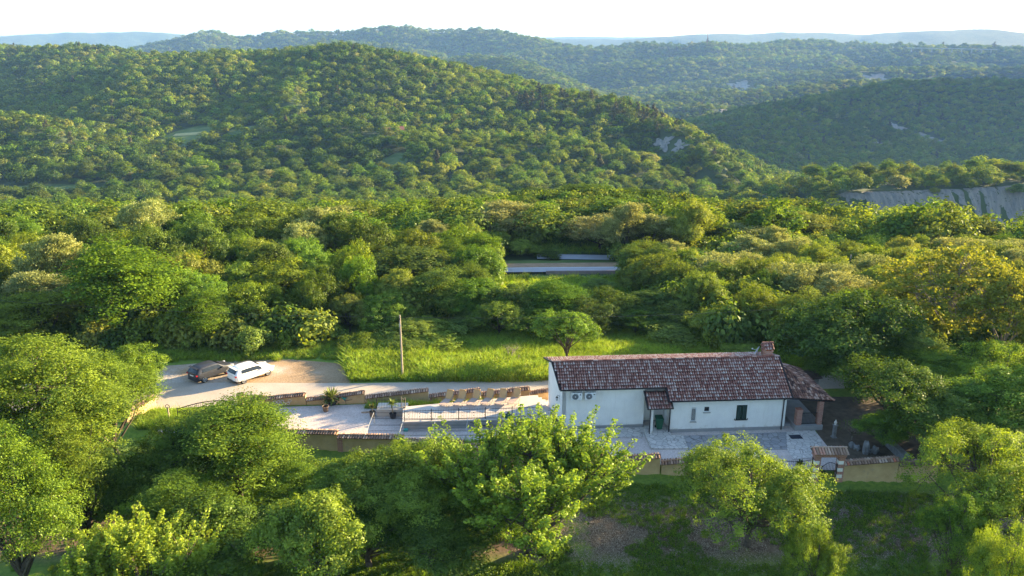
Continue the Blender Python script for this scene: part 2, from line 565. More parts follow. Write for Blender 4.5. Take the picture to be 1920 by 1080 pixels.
def seen(x, y, z, margin=10.0, hh=9.0):
    a = np.arctan2(x, y)
    r = np.sqrt(x * x + y * y)
    ia = np.clip(np.searchsorted(ang, a), 0, na - 1)
    ir = np.clip(np.searchsorted(rad_, r * 0.97) - 1, 0, nr - 1)
    hm = HMAX[ia, ir]
    return (z + hh + margin - CAM_H) / r > hm


def sheet(name, fn, u0, u1, v0, v1, nu, nv, m, lift, parent=None):
    """a sheet that follows the ground; fn(u, v) -> x, y"""
    U, V = np.meshgrid(np.linspace(u0, u1, nu), np.linspace(v0, v1, nv), indexing='ij')
    x, y = fn(U, V)
    z = T(x, y) + lift
    i = np.arange(nu * nv).reshape(nu, nv)
    q = np.stack([i[:-1, :-1].ravel(), i[1:, :-1].ravel(), i[1:, 1:].ravel(), i[:-1, 1:].ravel()], 1)
    me = np_mesh(name, np.stack([x.ravel(), y.ravel(), z.ravel()], 1), q, np.zeros(nu * nv), m, True)
    o = bpy.data.objects.new(name, me)
    COL.objects.link(o)
    if parent: o.parent = parent
    return o


# ---------------------------------------------------------------- trees
def rdir(g, n):
    v = g.normal(size=(n, 3))
    return v / np.linalg.norm(v, axis=1, keepdims=True)


def nrm_(v):
    return v / np.maximum(1e-9, np.linalg.norm(v, axis=-1, keepdims=True))


def leaves_mesh(g, name, p, n, s, tint, m, asp=0.62, droop=0.12):
    k = len(p)
    r = rdir(g, k)
    a = nrm_(np.cross(n, r))
    b = np.cross(n, a)
    s = s[:, None]
    v = np.empty((k, 4, 3))
    v[:, 0] = p - a * s * 0.5
    v[:, 1] = p + b * s * asp * 0.5 + n * s * droop
    v[:, 2] = p + a * s * 0.5 - np.array([0, 0, 1]) * s * droop
    v[:, 3] = p - b * s * asp * 0.5 + n * s * droop
    q = np.arange(k * 4).reshape(k, 4)
    return np_mesh(name, v.reshape(-1, 3), q, np.repeat(tint, 4), m)


def make_tree(seed, style, mat_leaf, nlobe=11, nclump=18, nleaf=40, leaf=0.16, H=10.0, R=4.0, zlow=0.28, bark='bark',
              trunk_r=0.17, rc=0.5, name="tree", twigs=5, fill=0.25, taper=0.0, spread=0.3, ls=1.0):
    """returns (trunk mesh, crown mesh) of a tree about H tall and 2R wide standing on z=0"""
    g = np.random.default_rng(seed)
    cz, hz = H * (zlow + 1) / 2, H * (1 - zlow) / 2
    mb = MB()
    P_, N_, S_, T_ = [], [], [], []
    # lobes
    d = rdir(g, nlobe)
    d[:, 2] = np.abs(d[:, 2]) * 0.9 - 0.35 + 0.25 * g.random(nlobe)
    d[0] = (0.1, 0.0, 0.8)
    if style == 'cone':
        t = np.linspace(0.02, 0.95, nlobe)
        az = np.arange(nlobe) * 2.4
        rr = (1 - t) * 0.55
        C = np.stack([np.cos(az) * rr * R, np.sin(az) * rr * R, cz - hz + t * 2 * hz], 1)
        lr = R * (0.75 - 0.55 * t)
    else:
        k = 0.42 + spread * g.random((nlobe, 1))
        C = np.array([0, 0, cz]) + d * k * np.array([R, R, hz]) * 1.05
        lr = R * (0.34 + 0.2 * g.random(nlobe)) * ls
        rel = np.clip((C[:, 2] - (cz - hz)) / (2 * hz), 0, 1)
        C[:, :2] *= (1 - taper * rel ** 0.9)[:, None]
        lr = lr * (1 - 0.45 * taper * rel)
        if style in ('poplar',):
            C[:, 2] = cz + (g.random(nlobe) - 0.5) * 1.5 * hz
            lr = R * (0.5 + 0.1 * g.random(nlobe))
    lean = (g.random(2) - 0.5) * 0.5
    fork = np.array([lean[0], lean[1], max(0.12, zlow * 0.85) * H])
    r0 = trunk_r
    mb.tube([(0, 0, -0.4), (lean[0] * 0.2, lean[1] * 0.3, fork[2] * 0.5), tuple(fork)], [r0 * 1.25, r0, r0 * 0.85], 7)
    top = np.array([C[0][0], C[0][1], H * 0.8])
    mid = (fork + top) / 2 + np.append((g.random(2) - 0.5) * 0.6, 0)
    mb.tube([tuple(fork), tuple(mid), tuple(top)], [r0 * 0.85, r0 * 0.55, r0 * 0.2], 6)
    for c, r in zip(C, lr):
        f = g.random() * 0.5
        st = fork * (1 - f) + mid * f
        m1 = st * 0.5 + c * 0.5 + np.array([0, 0, -0.25 * abs(c[0] - st[0])]) * 0.5 + (g.random(3) - 0.5) * 0.5
        mb.tube([tuple(st), tuple(m1), tuple(c)], [r0 * 0.5, r0 * 0.33, r0 * 0.16], 5)
        if style == 'shoot':
            nc = nclump
            dd = rdir(g, nc)
            dd[:, 2] = np.abs(dd[:, 2]) * 0.8 - 0.1
            dd = nrm_(dd + 0.7 * nrm_(c - np.array([0, 0, cz - hz * 0.6])))
            base = c + dd * r * (0.3 + 0.5 * g.random((nc, 1)))
            ax = nrm_(dd * 0.7 + np.array([0, 0, 0.9]) + 0.25 * rdir(g, nc))
            L = r * (0.7 + 1.15 * g.random(nc) ** 1.5)
            for i in range(nc):
                k = int(nleaf * (0.6 + 0.8 * g.random()))
                t = g.random(k) ** 0.8
                rad = (0.27 - 0.17 * t) * rc / 0.5
                o = rdir(g, k)
                p = base[i] + ax[i] * L[i] * t[:, None] + o * rad[:, None]
                P_.append(p)
                N_.append(nrm_(o * 0.8 + np.array([0, 0, 0.25]) + 0.6 * rdir(g, k)))
                S_.append(leaf * (0.7 + 0.6 * g.random(k)))
                T_.append(np.clip(0.3 * g.random(k) + 0.6 * t + 0.1 * (g.random() - .5), 0, 1))
                if i % 2 == 0:
                    mb.tube([tuple(c), tuple(base[i]), tuple(base[i] + ax[i] * L[i])], [r0 * 0.16, r0 * 0.1, r0 * 0.03], 4, cap=False)
        else:
            nc = nclump
            dd = rdir(g, nc)
            dd = nrm_(dd + 0.55 * nrm_(c - np.array([0, 0, cz - hz * 0.2])) + np.array([0, 0, 0.15]))
            rr = r * (0.62 + 0.45 * g.random(nc) ** 0.7)
            cc = c + dd * rr[:, None]
            tc = g.random(nc)
            for i in range(nc):
                k = int(nleaf * (0.5 + g.random()))
                o = rdir(g, k) * (g.random((k, 1)) ** 0.45)
                e = rc * (0.65 + 0.7 * g.random())
                if style == 'spray':
                    out = dd[i] * np.array([1, 1, 0.25])
                    o = o * np.array([1.25, 1.25, 0.28])
                    o = o + out * (g.random((k, 1)) - 0.3) * 1.1
                    nn = np.array([0, 0, 1.0]) + 0.55 * rdir(g, k) + 0.3 * dd[i]
                elif style == 'poplar':
                    o = o * np.array([0.45, 0.45, 1.7])
                    nn = o * 0.6 + rdir(g, k) + 0.3 * dd[i]
                elif style == 'wisp':
                    o = o * np.array([0.9, 0.9, 0.55])
                    nn = rdir(g, k) + np.array([0, 0, 0.6])
                else:
                    nn = o * 0.9 + 0.7 * dd[i] + 0.7 * rdir(g, k) + np.array([0, 0, 0.35])
                P_.append(cc[i] + o * e)
                N_.append(nrm_(nn))
                S_.append(leaf * (0.65 + 0.7 * g.random(k)))
                T_.append(np.clip(0.15 + 0.55 * tc[i] + 0.35 * (g.random(k) - 0.35), 0, 1))
                if i < twigs:
                    q = c + (cc[i] - c) * 0.5 + (g.random(3) - 0.5) * 0.3
                    mb.tube([tuple(c), tuple(q), tuple(cc[i])], [r0 * 0.17, r0 * 0.1, r0 * 0.04], 4, cap=False)
        # sparse leaves inside the lobe
        k = int(nclump * nleaf * fill)
        if k:
            o = rdir(g, k) * (g.random((k, 1)) ** 0.4)
            P_.append(c + o * r * 0.85)
            N_.append(rdir(g, k))
            S_.append(leaf * (0.8 + 0.6 * g.random(k)))
            T_.append(0.7 * g.random(k))
    p, n, s, t = (np.concatenate(q) for q in (P_, N_, S_, T_))
    t[g.random(len(t)) < 0.0] = 1
    crown = leaves_mesh(g, name + "_crown", p, n, s, t, M[mat_leaf])
    q = p[:, 2] > 0.2
    tm = bpy.data.meshes.new(name + "_trunk")
    tm.from_pydata(mb.v, [], mb.f)
    tm.polygons.foreach_set("use_smooth", [True] * len(tm.polygons))
    tm.materials.append(M[bark])
    hi = float(np.percentile(p[:, 2], 99.6))
    wd = float(np.percentile(np.abs(p[:, 0]), 98.5) + np.percentile(np.abs(p[:, 1]), 98.5))
    return dict(trunk=tm, crown=crown, h=hi, w=wd)


def place_tree(tr, x, y, H, W, name, label, group=None, rz=None, z=None, cat="tree"):
    z = t1(x, y) if z is None else z
    o = empty(name, (x, y, z - 0.05), rz if rz is not None else random.uniform(0, 6.28))
    k = W / tr['w']
    o.scale = (k, k, H / tr['h'])
    tag(o, label, cat, group)
    for nm in ('trunk', 'crown'):
        c = bpy.data.objects.new(nm, tr[nm])
        COL.objects.link(c)
        c.parent = o
    return o


def tree_px(tr, px, pytop, y, wpx, name, label, group=None, rz=None, cat="tree"):
    """a tree at distance y whose crown reaches a pixel row of the photograph and spans wpx columns round px"""
    rz = random.uniform(0, 6.28) if rz is None else rz
    if 'pts' not in tr:
        c = np.empty(len(tr['crown'].vertices) * 3, dtype=np.float32)
        tr['crown'].vertices.foreach_get("co", c)
        tr['pts'] = c.reshape(-1, 3)[::max(1, len(c) // 12000)]
    q = tr['pts']
    cr, sr = math.cos(rz), math.sin(rz)
    qx, qy, qz = q[:, 0] * cr - q[:, 1] * sr, q[:, 0] * sr + q[:, 1] * cr, q[:, 2]
    H, W, x = 8.0, wpx / FOC * y, X(px, y, 3.0)
    z0 = t1(x, y)
    for _ in range(7):
        k, kz = W / tr['w'], H / tr['h']
        wx, wy, wz = x + qx * k, y + qy * k, z0 + qz * kz
        dep = wy * ca + (CAM_H - wz) * sa
        up = (wz - CAM_H) * ca + wy * sa
        pxx, pyy = 960 + FOC * wx / dep, 540 - FOC * up / dep
        top = np.percentile(pyy, 0.6)
        lo, hi = np.percentile(pxx, 1.5), np.percentile(pxx, 98.5)
        H = min(max(H + (top - pytop) * y / FOC / ca * 0.95, 1.5), 17)
        W = W * (0.3 + 0.7 * wpx / (hi - lo))
        x += (px - (lo + hi) / 2) * y / FOC
        z0 = t1(x, y)
    return place_tree(tr, x, y, H, W, name, label, group, rz, z0, cat)


def scatter(name, label, cat, pts, rot, scl, vidx, sources, kind="stuff"):
    """one object that repeats the source meshes on its points (for what nobody could count)"""
    me = bpy.data.meshes.new(name)
    me.vertices.add(len(pts))
    me.vertices.foreach_set("co", np.asarray(pts, dtype=np.float32).ravel())
    a = me.attributes.new("turn", 'FLOAT_VECTOR', 'POINT')
    rv = np.zeros((len(pts), 3), dtype=np.float32); rv[:, 2] = rot
    a.data.foreach_set("vector", rv.ravel())
    a = me.attributes.new("size", 'FLOAT_VECTOR', 'POINT')
    a.data.foreach_set("vector", np.asarray(scl, dtype=np.float32).ravel())
    a = me.attributes.new("pick", 'INT', 'POINT')
    a.data.foreach_set("value", np.asarray(vidx, dtype=np.int32))
    o = bpy.data.objects.new(name, me)
    COL.objects.link(o)
    cl = bpy.data.collections.new(name + "_sources")
    for i, mlist in enumerate(sources):
        so = bpy.data.objects.new("%s_source_%03d" % (name, i), mlist)
        cl.objects.link(so)
    ng = bpy.data.node_groups.new(name + "_nodes", 'GeometryNodeTree')
    ng.interface.new_socket("Geometry", in_out='INPUT', socket_type='NodeSocketGeometry')
    ng.interface.new_socket("Geometry", in_out='OUTPUT', socket_type='NodeSocketGeometry')
    gi = ng.nodes.new("NodeGroupInput"); go = ng.nodes.new("NodeGroupOutput")
    ip = ng.nodes.new("GeometryNodeInstanceOnPoints")
    ci = ng.nodes.new("GeometryNodeCollectionInfo")
    ci.inputs["Collection"].default_value = cl
    ci.inputs["Separate Children"].default_value = True
    ci.inputs["Reset Children"].default_value = True
    ip.inputs["Pick Instance"].default_value = True

    def attr(nm, ty):
        q = ng.nodes.new("GeometryNodeInputNamedAttribute")
        q.data_type = ty
        q.inputs["Name"].default_value = nm
        return q.outputs["Attribute"]
    er = ng.nodes.new("FunctionNodeEulerToRotation")
    ng.links.new(attr("turn", 'FLOAT_VECTOR'), er.inputs[0])
    ng.links.new(gi.outputs[0], ip.inputs["Points"])
    ng.links.new(ci.outputs[0], ip.inputs["Instance"])
    ng.links.new(attr("pick", 'INT'), ip.inputs["Instance Index"])
    ng.links.new(er.outputs[0], ip.inputs["Rotation"])
    ng.links.new(attr("size", 'FLOAT_VECTOR'), ip.inputs["Scale"])
    ng.links.new(ip.outputs[0], go.inputs[0])
    md = o.modifiers.new("scatter", 'NODES')
    md.node_group = ng
    tag(o, label, cat, None, kind)
    return o
# ---------------------------------------------------------------- the wooded valley: tree kinds
def V(seed, style, m, **k):
    return make_tree(seed, style, m, **k)


MIDK = dict(
    oak=[V(s, 'oak', 'leaf_mix', nlobe=15, nclump=26, nleaf=46, leaf=0.21, R=4.4, rc=0.5, zlow=0.02, name="oak") for s in (1, 2, 3)],
    dark=[V(s, 'oak', 'leaf_dark', nlobe=14, nclump=26, nleaf=46, leaf=0.21, R=4.6, rc=0.5, zlow=0.02, name="dark_oak") for s in (4, 5)],
    spray=[V(s, 'spray', 'leaf_mix', nlobe=15, nclump=26, nleaf=46, leaf=0.21, R=4.0, rc=0.75, zlow=0.02, name="hornbeam") for s in (6, 7)],
    yellow=[V(s, 'oak', 'leaf_yellow', nlobe=15, nclump=20, nleaf=42, leaf=0.21, R=3.8, rc=0.5, zlow=0.02, name="light_tree") for s in (8, 9)],
    acacia=[V(s, 'wisp', 'leaf_blossom', nlobe=15, nclump=26, nleaf=40, leaf=0.21, R=4.4, rc=0.7, zlow=0.02, name="acacia", bark='bark') for s in (10, 11)],
    poplar=[V(s, 'poplar', 'leaf_green', nlobe=9, nclump=26, nleaf=46, leaf=0.2, R=2.2, rc=0.5, zlow=0.02, name="poplar") for s in (12,)],
    gold=[V(s, 'wisp', 'leaf_gold', nlobe=14, nclump=20, nleaf=40, leaf=0.2, R=4.4, rc=0.5, zlow=0.06, name="golden", bark='bark_pale', twigs=12, fill=0.05) for s in (13,)],
    bush=[V(s, 'oak', 'leaf_mix', nlobe=8, nclump=18, nleaf=42, leaf=0.2, H=4, R=2.6, rc=0.5, zlow=0.0, trunk_r=0.07, name="shrub") for s in (14, 15)],
    pale=[V(16, 'wisp', 'leaf_pale', nlobe=9, nclump=18, nleaf=40, leaf=0.2, H=4.5, R=2.8, rc=0.5, zlow=0.0, trunk_r=0.07, name="pale_shrub")],
)
NAMES = dict(oak="oak_tree", dark="oak_tree", spray="hornbeam_tree", yellow="broadleaf_tree", acacia="acacia_tree", poplar="poplar_tree",
             gold="broadleaf_tree", bush="shrub", pale="shrub")
GROUPLAB = dict(
    oak="round leafy green tree standing among others in the wood beyond the field",
    dark="dark green dense tree standing among others in the wood beyond the field",
    spray="feathery green tree standing among others in the wood beyond the field",
    yellow="bright yellow green tree standing among others in the wood beyond the field",
    acacia="pale blossoming tree standing among others in the wood beyond the field",
    poplar="slender upright green tree among others in the wood beyond the field",
    gold="golden leaved tree standing among others in the wood beyond the field",
    bush="low green bush between the trees of the wood beyond the field",
    pale="low pale bush between the trees of the wood beyond the field")

placed = []          # x, y, radius of every hand-placed tree


def mid(kind, px, pytop, wpx, y, label=None, vi=None):
    i = vi if vi is not None else random.randrange(len(MIDK[kind]))
    lab = label or GROUPLAB[kind]
    o = tree_px(MIDK[kind][i % len(MIDK[kind])], px, pytop, y, wpx, NAMES[kind], lab,
                None if label else "trees of the wood beyond the field", cat="shrub" if kind in ('bush', 'pale') else "tree")
    placed.append((o.location.x, o.location.y, wpx / FOC * y * 0.5))
    return o


# trees that can be told apart (pixel x, pixel y of the top, width in pixels, distance in metres)
for a in [
    ('spray', 232, 448, 200, 75, "big round ash green tree above the gravel parking, tallest on the left side", 0),
    ('yellow', 352, 478, 125, 84, "bright maple green tree just behind and right of the biggest left tree", 0),
    ('oak', 462, 530, 120, 76, "rounded tree right behind the gap between the parked cars", 0),
    ('oak', 512, 486, 165, 84, "wide green tree behind the rounded one above the white car", 1),
    ('bush', 478, 612, 62, 69.5, "small upright tree directly behind the white car", 1),
    ('spray', 60, 545, 170, 72, "spreading yellow green tree at the left edge above the nearest branches", 1),
    ('oak', 600, 470, 150, 92, "green tree between the white car and the utility pole, far back", 2),
    ('bush', 588, 600, 115, 74, "large rounded bush at the right end of the gravel parking", 0),
    ('bush', 672, 640, 70, 71, "small bright bush left of the wooden utility pole", 0),
    ('dark', 770, 462, 230, 90, "huge dome shaped oak behind the utility pole", 0),
    ('oak', 655, 552, 84, 77, "narrow tree left of the utility pole behind the small bush", 2),
    ('oak', 718, 545, 100, 77, "pale green tree just left of the top of the utility pole", 0),
    ('yellow', 772, 592, 110, 73, "loose bright tree just right of the utility pole", 1),
    ('oak', 900, 522, 115, 80, "green tree right of the dome shaped oak", 1),
    ('dark', 965, 532, 120, 79, "dark tree below the open stretch of the valley road", 1),
    ('spray', 1045, 524, 105, 80, "leafy tree below the right part of the valley road", 0),
    ('dark', 1000, 572, 150, 75.5, "low wide dark tree behind the lone tree by the roof", 0),
    ('bush', 868, 580, 70, 77, "reddish green bush at the back edge of the field", 1),
    ('dark', 1150, 538, 115, 80, "dark thicket tree left of the two slender rows", 1),
    ('dark', 1225, 545, 115, 80.5, "dark thicket tree behind the grey green bush", 0),
    ('bush', 1262, 592, 84, 74, "grey green bush on the far edge of the field above the roof", 1),
    ('bush', 1190, 560, 80, 84, "dark upright bush in the thicket beyond the field", 0),
    ('poplar', 1300, 520, 70, 84, "leftmost slender tree of the upright row above the roof", 0),
    ('poplar', 1342, 522, 66, 83, "second slender tree of the upright row above the roof", 0),
    ('poplar', 1384, 526, 66, 82, "third slender tree of the upright row above the roof", 0),
    ('poplar', 1424, 535, 64, 81, "fourth slender tree of the upright row above the roof", 0),
    ('poplar', 1462, 548, 60, 80, "rightmost slender tree of the upright row above the roof", 0),
    ('dark', 1345, 480, 135, 104, "round dark tree above the row of slender trees", 0),
    ('yellow', 1335, 578, 95, 74, "yellow green tree below the row of slender trees", 0),
    ('yellow', 1448, 568, 110, 77, "bright yellow tree straight behind the chimney", 1),
    ('yellow', 1395, 640, 90, 67, "low bright tree just behind the ridge near the chimney", 0),
    ('pale', 1482, 492, 120, 100, "pale rounded shrub right of the round dark tree", 0),
    ('bush', 1560, 505, 110, 96, "grey green shrub left of the golden crown", 0),
    ('dark', 1590, 548, 250, 63.5, "broad dark tree behind the porch of the house", 1),
    ('gold', 1800, 462, 290, 71, "tall golden tree with visible pale limbs right of the house", 0),
    ('gold', 1905, 505, 170, 66, "golden tree at the right edge beside the tall one", 0),
    ('spray', 1680, 585, 170, 66, "loose yellow green tree in front of the golden tree", 1),
    ('acacia', 652, 386, 130, 140, "whitish blossoming tree above the dome shaped oak", 0),
    ('acacia', 560, 396, 90, 143, "small whitish blossoming tree left of the larger one", 1),
    ('acacia', 955, 376, 125, 132, "blossoming pale topped tree above the valley road", 0),
    ('acacia', 1120, 402, 130, 124, "blossoming tree above the far right stretch of the valley road", 1),
    ('acacia', 1225, 402, 120, 122, "blossoming tree next along the far road bend", 0),
    ('acacia', 1418, 418, 140, 124, "blossoming brownish tree above the pale shrub", 1),
    ('oak', 850, 424, 110, 110, "round tree left of the distant white pole by the valley road", 0),
    ('yellow', 932, 434, 46, 124, "small slim tree left of three beside the valley road", 0),
    ('yellow', 972, 448, 48, 122, "middle slim tree of three beside the valley road", 1),
    ('yellow', 1002, 460, 34, 121, "smallest slim tree of three beside the valley road", 0),
    ('dark', 1100, 345, 160, 158, "dark oak on the low rise in the middle of the valley", 0),
    ('dark', 1180, 352, 120, 156, "second dark oak on the low rise in the middle of the valley", 1),
    ('dark', 1020, 352, 120, 160, "dark oak at the left end of the low rise", 1),
    ('dark', 370, 402, 140, 116, "wide dark tree in front of the distant left pole", 0),
    ('oak', 478, 400, 140, 118, "round tree right of the distant left pole", 2),
    ('yellow', 1500, 398, 140, 132, "bright spreading tree on the far edge of the wood, right of the blossoming ones", 0),
    ('yellow', 1600, 452, 80, 106, "bright round tree behind the distant pole near the golden tree", 1),
]:
    mid(*a[:5], label=a[5], vi=a[6])
for a in [
    ('dark', 1108, 556, 110, 76.5, "dark round tree at the back of the field, right of the low wide one", 1),
    ('oak', 930, 566, 100, 75.5, "green tree at the back of the field, left of the low wide dark one", 2),
    ('bush', 1062, 556, 90, 87, "bush below the valley road between two dark trees", 0),
    ('dark', 1190, 580, 95, 76, "dark bushy tree at the back of the field below the thicket", 0),
    ('bush', 1010, 548, 80, 92, "bush close under the left part of the open valley road", 1),
    ('bush', 1125, 522, 60, 99, "small bush in front of the pinkish wall under the valley road", 0),
    ('oak', 1252, 560, 100, 79, "rounded tree behind the grey green bush at the field edge", 0),
    ('bush', 810, 612, 90, 72, "low bright bush in the grass right of the loose bright tree", 1),
]:
    mid(*a[:5], label=a[5], vi=a[6])
BUSH_ROAD = mid('dark', 1027, 484, 46, 119.5, "low clipped looking dark bush beside the valley road", 0)
LONE = make_tree(31, 'oak', 'leaf_green', nlobe=12, nclump=26, nleaf=42, leaf=0.22, R=3.6, rc=0.42, zlow=0.22, name="field_tree", fill=0.12)
o = tree_px(LONE, 1062, 583, 66.5, 112, "maple_tree", "lone tree in the grass just behind the left end of the roof")
placed.append((o.location.x, o.location.y, 3))


# clearings: nothing grows there
def clear_of(x, y):
    """True where trees may stand"""
    ok = np.ones(np.shape(x), dtype=bool)
    # meadow behind the road
    fx = x / np.maximum(y, 1)
    ok &= ~((y < 79) & (x > -19) & (x < 20))
    ok &= ~((y < 70.5) & (x > -60) & (x < 30))
    # the valley road and its open view
    ok &= ~((np.abs(y - RY(x)) < 4.0))
    ok &= ~((x > -3) & (x < 16.5) & (y > 79) & (y < 127))
    ok &= ~((x > -46) & (x < -40) & (y > 98) & (y < 112))
    # fields on the hill
    for (cx, cyy, rx, ry) in FIELDS:
        ok &= ~(((x - cx) / rx) ** 2 + ((y - cyy) / ry) ** 2 < 1)
    # eroded banks
    for (cx, cyy, rx, ry) in BANKS:
        ok &= ~(((x - cx) / rx) ** 2 + ((y - cyy) / ry) ** 2 < 1)
    ok &= ~bank_zone(x, y)
    return ok


def RY(x):
    """the distance of the valley road"""
    return 112.5 + 0.02 * x - 0.0009 * x * x * (x < 0) + 0.0003 * x * x * (x > 0)


def bank_zone(x, y):
    yb = 352 + 0.10 * (x - 200) + 6 * fbm(x, y, 30, 77, 3)
    lump = fbm(x, y, 22, 5, 2)
    return (x > 132) & (y > yb - 34) & (y < yb + 12) & (x < 330) & (lump < 0.22)


def hill_point(px, py, lo, hi):
    """first meeting of a sight line with the terrain between two distances"""
    ys = np.linspace(lo, hi, 600)
    zs = CAM_H - ys * tand(py)
    xs = (px - 960.0) / FOC * (ys * ca + (CAM_H - zs) * sa)
    t = T(xs, ys) + 3
    w = np.where(t >= zs)[0]
    k = w[0] if len(w) else 599
    return xs[k], ys[k]


FIELDS, BANKS = [], []
for px, py, rx, ry in [(350, 248, 15, 34), (462, 236, 13, 12), (735, 300, 10, 20), (90, 352, 34, 20)]:
    hx, hy = hill_point(px, py, 250, 1000)
    FIELDS.append((hx, hy, rx, ry))
for px, py, rx, ry in [(1245, 262, 7, 10), (1275, 268, 6, 8)]:
    hx, hy = hill_point(px, py, 350, 1000)
    BANKS.append((hx, hy, rx, ry))
for px, py, rx, ry in [(1390, 160, 38, 40), (1645, 146, 46, 40), (1365, 214, 24, 50), (1680, 236, 14, 22), (1635, 262, 12, 24),
                       (1740, 258, 22, 24), (1828, 122, 14, 40)]:
    hx, hy = hill_point(px, py, 800, 3000)
    BANKS.append((hx, hy, rx, ry))

# the rest of the 300 nearest trees of the wood
kinds = ['oak', 'oak', 'oak', 'spray', 'spray', 'dark', 'yellow', 'oak', 'acacia', 'bush', 'oak', 'dark', 'spray', 'bush']
gr = np.random.default_rng(77)
cand = []
for yy in np.arange(72, 190, 2.2):
    lim = yy * 0.72 + 8
    for xx in np.arange(-lim, lim, 2.2):
        cand.append((xx + gr.uniform(-1.1, 1.1), yy + gr.uniform(-1.1, 1.1)))
cand = np.array(cand)
cand = cand[clear_of(cand[:, 0], cand[:, 1])]
gr.shuffle(cand)
acc = []
bx = [p for p in placed]


def free(x, y, r):
    for (a, b_, c_) in bx:
        if (a - x) ** 2 + (b_ - y) ** 2 < (0.62 * c_ + 0.62 * r) ** 2:
            return False
    return True


for x, y in cand:
    tone = float(fbm(np.array([x]), np.array([y]), 38, 61, 2)[0])
    kd = kinds[gr.integers(len(kinds))]
    if tone > 0.14 and gr.random() < 0.6: kd = 'yellow' if gr.random() < 0.5 else 'acacia'
    if tone < -0.16 and gr.random() < 0.5: kd = 'dark'
    r = gr.uniform(2.1, 3.9) if kd not in ('bush', 'poplar') else gr.uniform(1.6, 2.2)
    if not free(x, y, r): continue
    bx.append((x, y, r)); acc.append((x, y, r, kd))
acc.sort(key=lambda q: q[1])
N_SINGLE = 300 - len(placed) - 24
rest_near = acc[N_SINGLE:]
for x, y, r, kd in acc[:N_SINGLE]:
    H = r * gr.uniform(2.1, 2.8) if kd not in ('bush',) else r * 1.7
    if y < 82: H = min(H, 6.5)
    if x > 14 and y < 118: H = min(H, 5.8)
    H = max(3.2, min(H, CAM_H - 0.188 * y - t1(x, y)))
    place_tree(MIDK[kd][gr.integers(len(MIDK[kd]))], x, y, H, 2 * r, NAMES[kd], GROUPLAB[kd], "trees of the wood beyond the field",
               cat="shrub" if kd == 'bush' else "tree")

# the wood farther off
FK = [('oak', 'leaf_mix', 9, 4.2), ('oak', 'leaf_mix', 9, 4.6), ('oak', 'leaf_dark', 9, 4.4), ('spray', 'leaf_mix', 9, 4.2), ('oak', 'leaf_yellow', 8, 4.0),
      ('wisp', 'leaf_blossom', 8, 4.2), ('cone', 'leaf_pine', 10, 2.6), ('wisp', 'leaf_pale', 7, 4.0)]
near_src = [make_tree(100 + i, s, m, nlobe=10, nclump=16, nleaf=12, leaf=0.5, H=h, R=r, rc=0.75, zlow=0.05, name="wood_near", twigs=0)['crown']
            for i, (s, m, h, r) in enumerate(FK)]
far_src = [make_tree(140 + i, s, m, nlobe=9, nclump=9, nleaf=5, leaf=0.95, H=h, R=r, rc=0.9, zlow=0.02, name="wood_far", twigs=0, fill=0.1)['crown']
           for i, (s, m, h, r) in enumerate(FK)]


def wood_points(r0, r1, step, g, amax=0.66):
    out = []
    r = r0
    while r < r1:
        st = step(r)
        n = int(2 * amax * r / st)
        a = -amax + 2 * amax * (np.arange(n) + g.random(n)) / n
        rr = r + (g.random(n) - 0.5) * st * 1.2
        out.append(np.stack([rr * np.sin(a), rr * np.cos(a), np.full(n, st)], 1))
        r += st
    o = np.concatenate(out)
    return o


def kinds_for(x, y, g):
    n = len(x)
    t = fbm(x, y, 130, 61, 4)
    t2 = fbm(x, y, 45, 87, 3)
    u = g.random(n)
    k = np.where(u < 0.32, 0, np.where(u < 0.6, 1, 3))
    k = np.where((t < -0.08) & (u < 0.7), 2, k)
    k = np.where((t2 > 0.2) & (u < 0.5), 4, k)
    k = np.where((u > 0.955), 5, k)
    k = np.where((u > 0.985), 7, k)
    # a stand of conifers on the shoulder of the hill
    pine = (np.abs(x - 75) < 75) & (np.abs(y - 690 + 0.35 * x) < 34) & (u < 0.42)
    k = np.where(pine | ((u > 0.9) & (u < 0.915) & (y > 480)), 6, k)
    return k


def make_wood(name, label, pts, src, g, grow=1.0, hmul=1.0):
    x, y, st = pts[:, 0], pts[:, 1], pts[:, 2]
    z = T(x, y)
    ok = clear_of(x, y) & seen(x, y, z)
    x, y, z, st = x[ok], y[ok], z[ok], st[ok]
    n = len(x)
    s = grow * (0.58 + 0.85 * g.random(n) ** 1.6) * st / 6.6
    sz = s * hmul * (0.8 + 0.45 * g.random(n))
    sz = np.where(y < 340, np.clip(np.minimum(sz, (CAM_H - 0.188 * y - z) / 9.5), 0.4, None), sz)
    sc3 = np.stack([np.minimum(s, sz * 1.6), np.minimum(s, sz * 1.6), sz], 1)
    print(name, n)
    return scatter(name, label, "forest", np.stack([x, y, z - 0.3], 1), g.random(n) * 6.28, sc3, kinds_for(x, y, g), src)


g1 = np.random.default_rng(5)
pn = wood_points(176, 560, lambda r: 6.0 + 0.0015 * r, g1)
extra = np.array([(x, y, 7.0) for x, y, r, kd in rest_near if y < 178]) if rest_near else np.zeros((0, 3))
side = wood_points(80, 176, lambda r: 7.0, g1, 0.9)
side = side[np.abs(side[:, 0]) > side[:, 1] * 0.72 + 8]
rim = wood_points(46, 80, lambda r: 3.4, g1, 0.95)
rim = rim[(np.abs(rim[:, 0]) > rim[:, 1] * 0.68 + 12) & (np.abs(rim[:, 0]) > 44)]
pn = np.concatenate([pn, extra, side, rim])
make_wood("forest", "green broadleaf wood filling the valley floor below the hill", pn, near_src, g1, 1.0, 0.8)
pf = wood_points(560, 1500, lambda r: 5.8 + 0.0016 * (r - 500), g1)
make_wood("forest", "dense green wood covering the long hill across the valley", pf, far_src, g1, 1.05, 0.8)
pf2 = wood_points(1500, 4300, lambda r: 7.8 + 0.0042 * (r - 1500), g1)
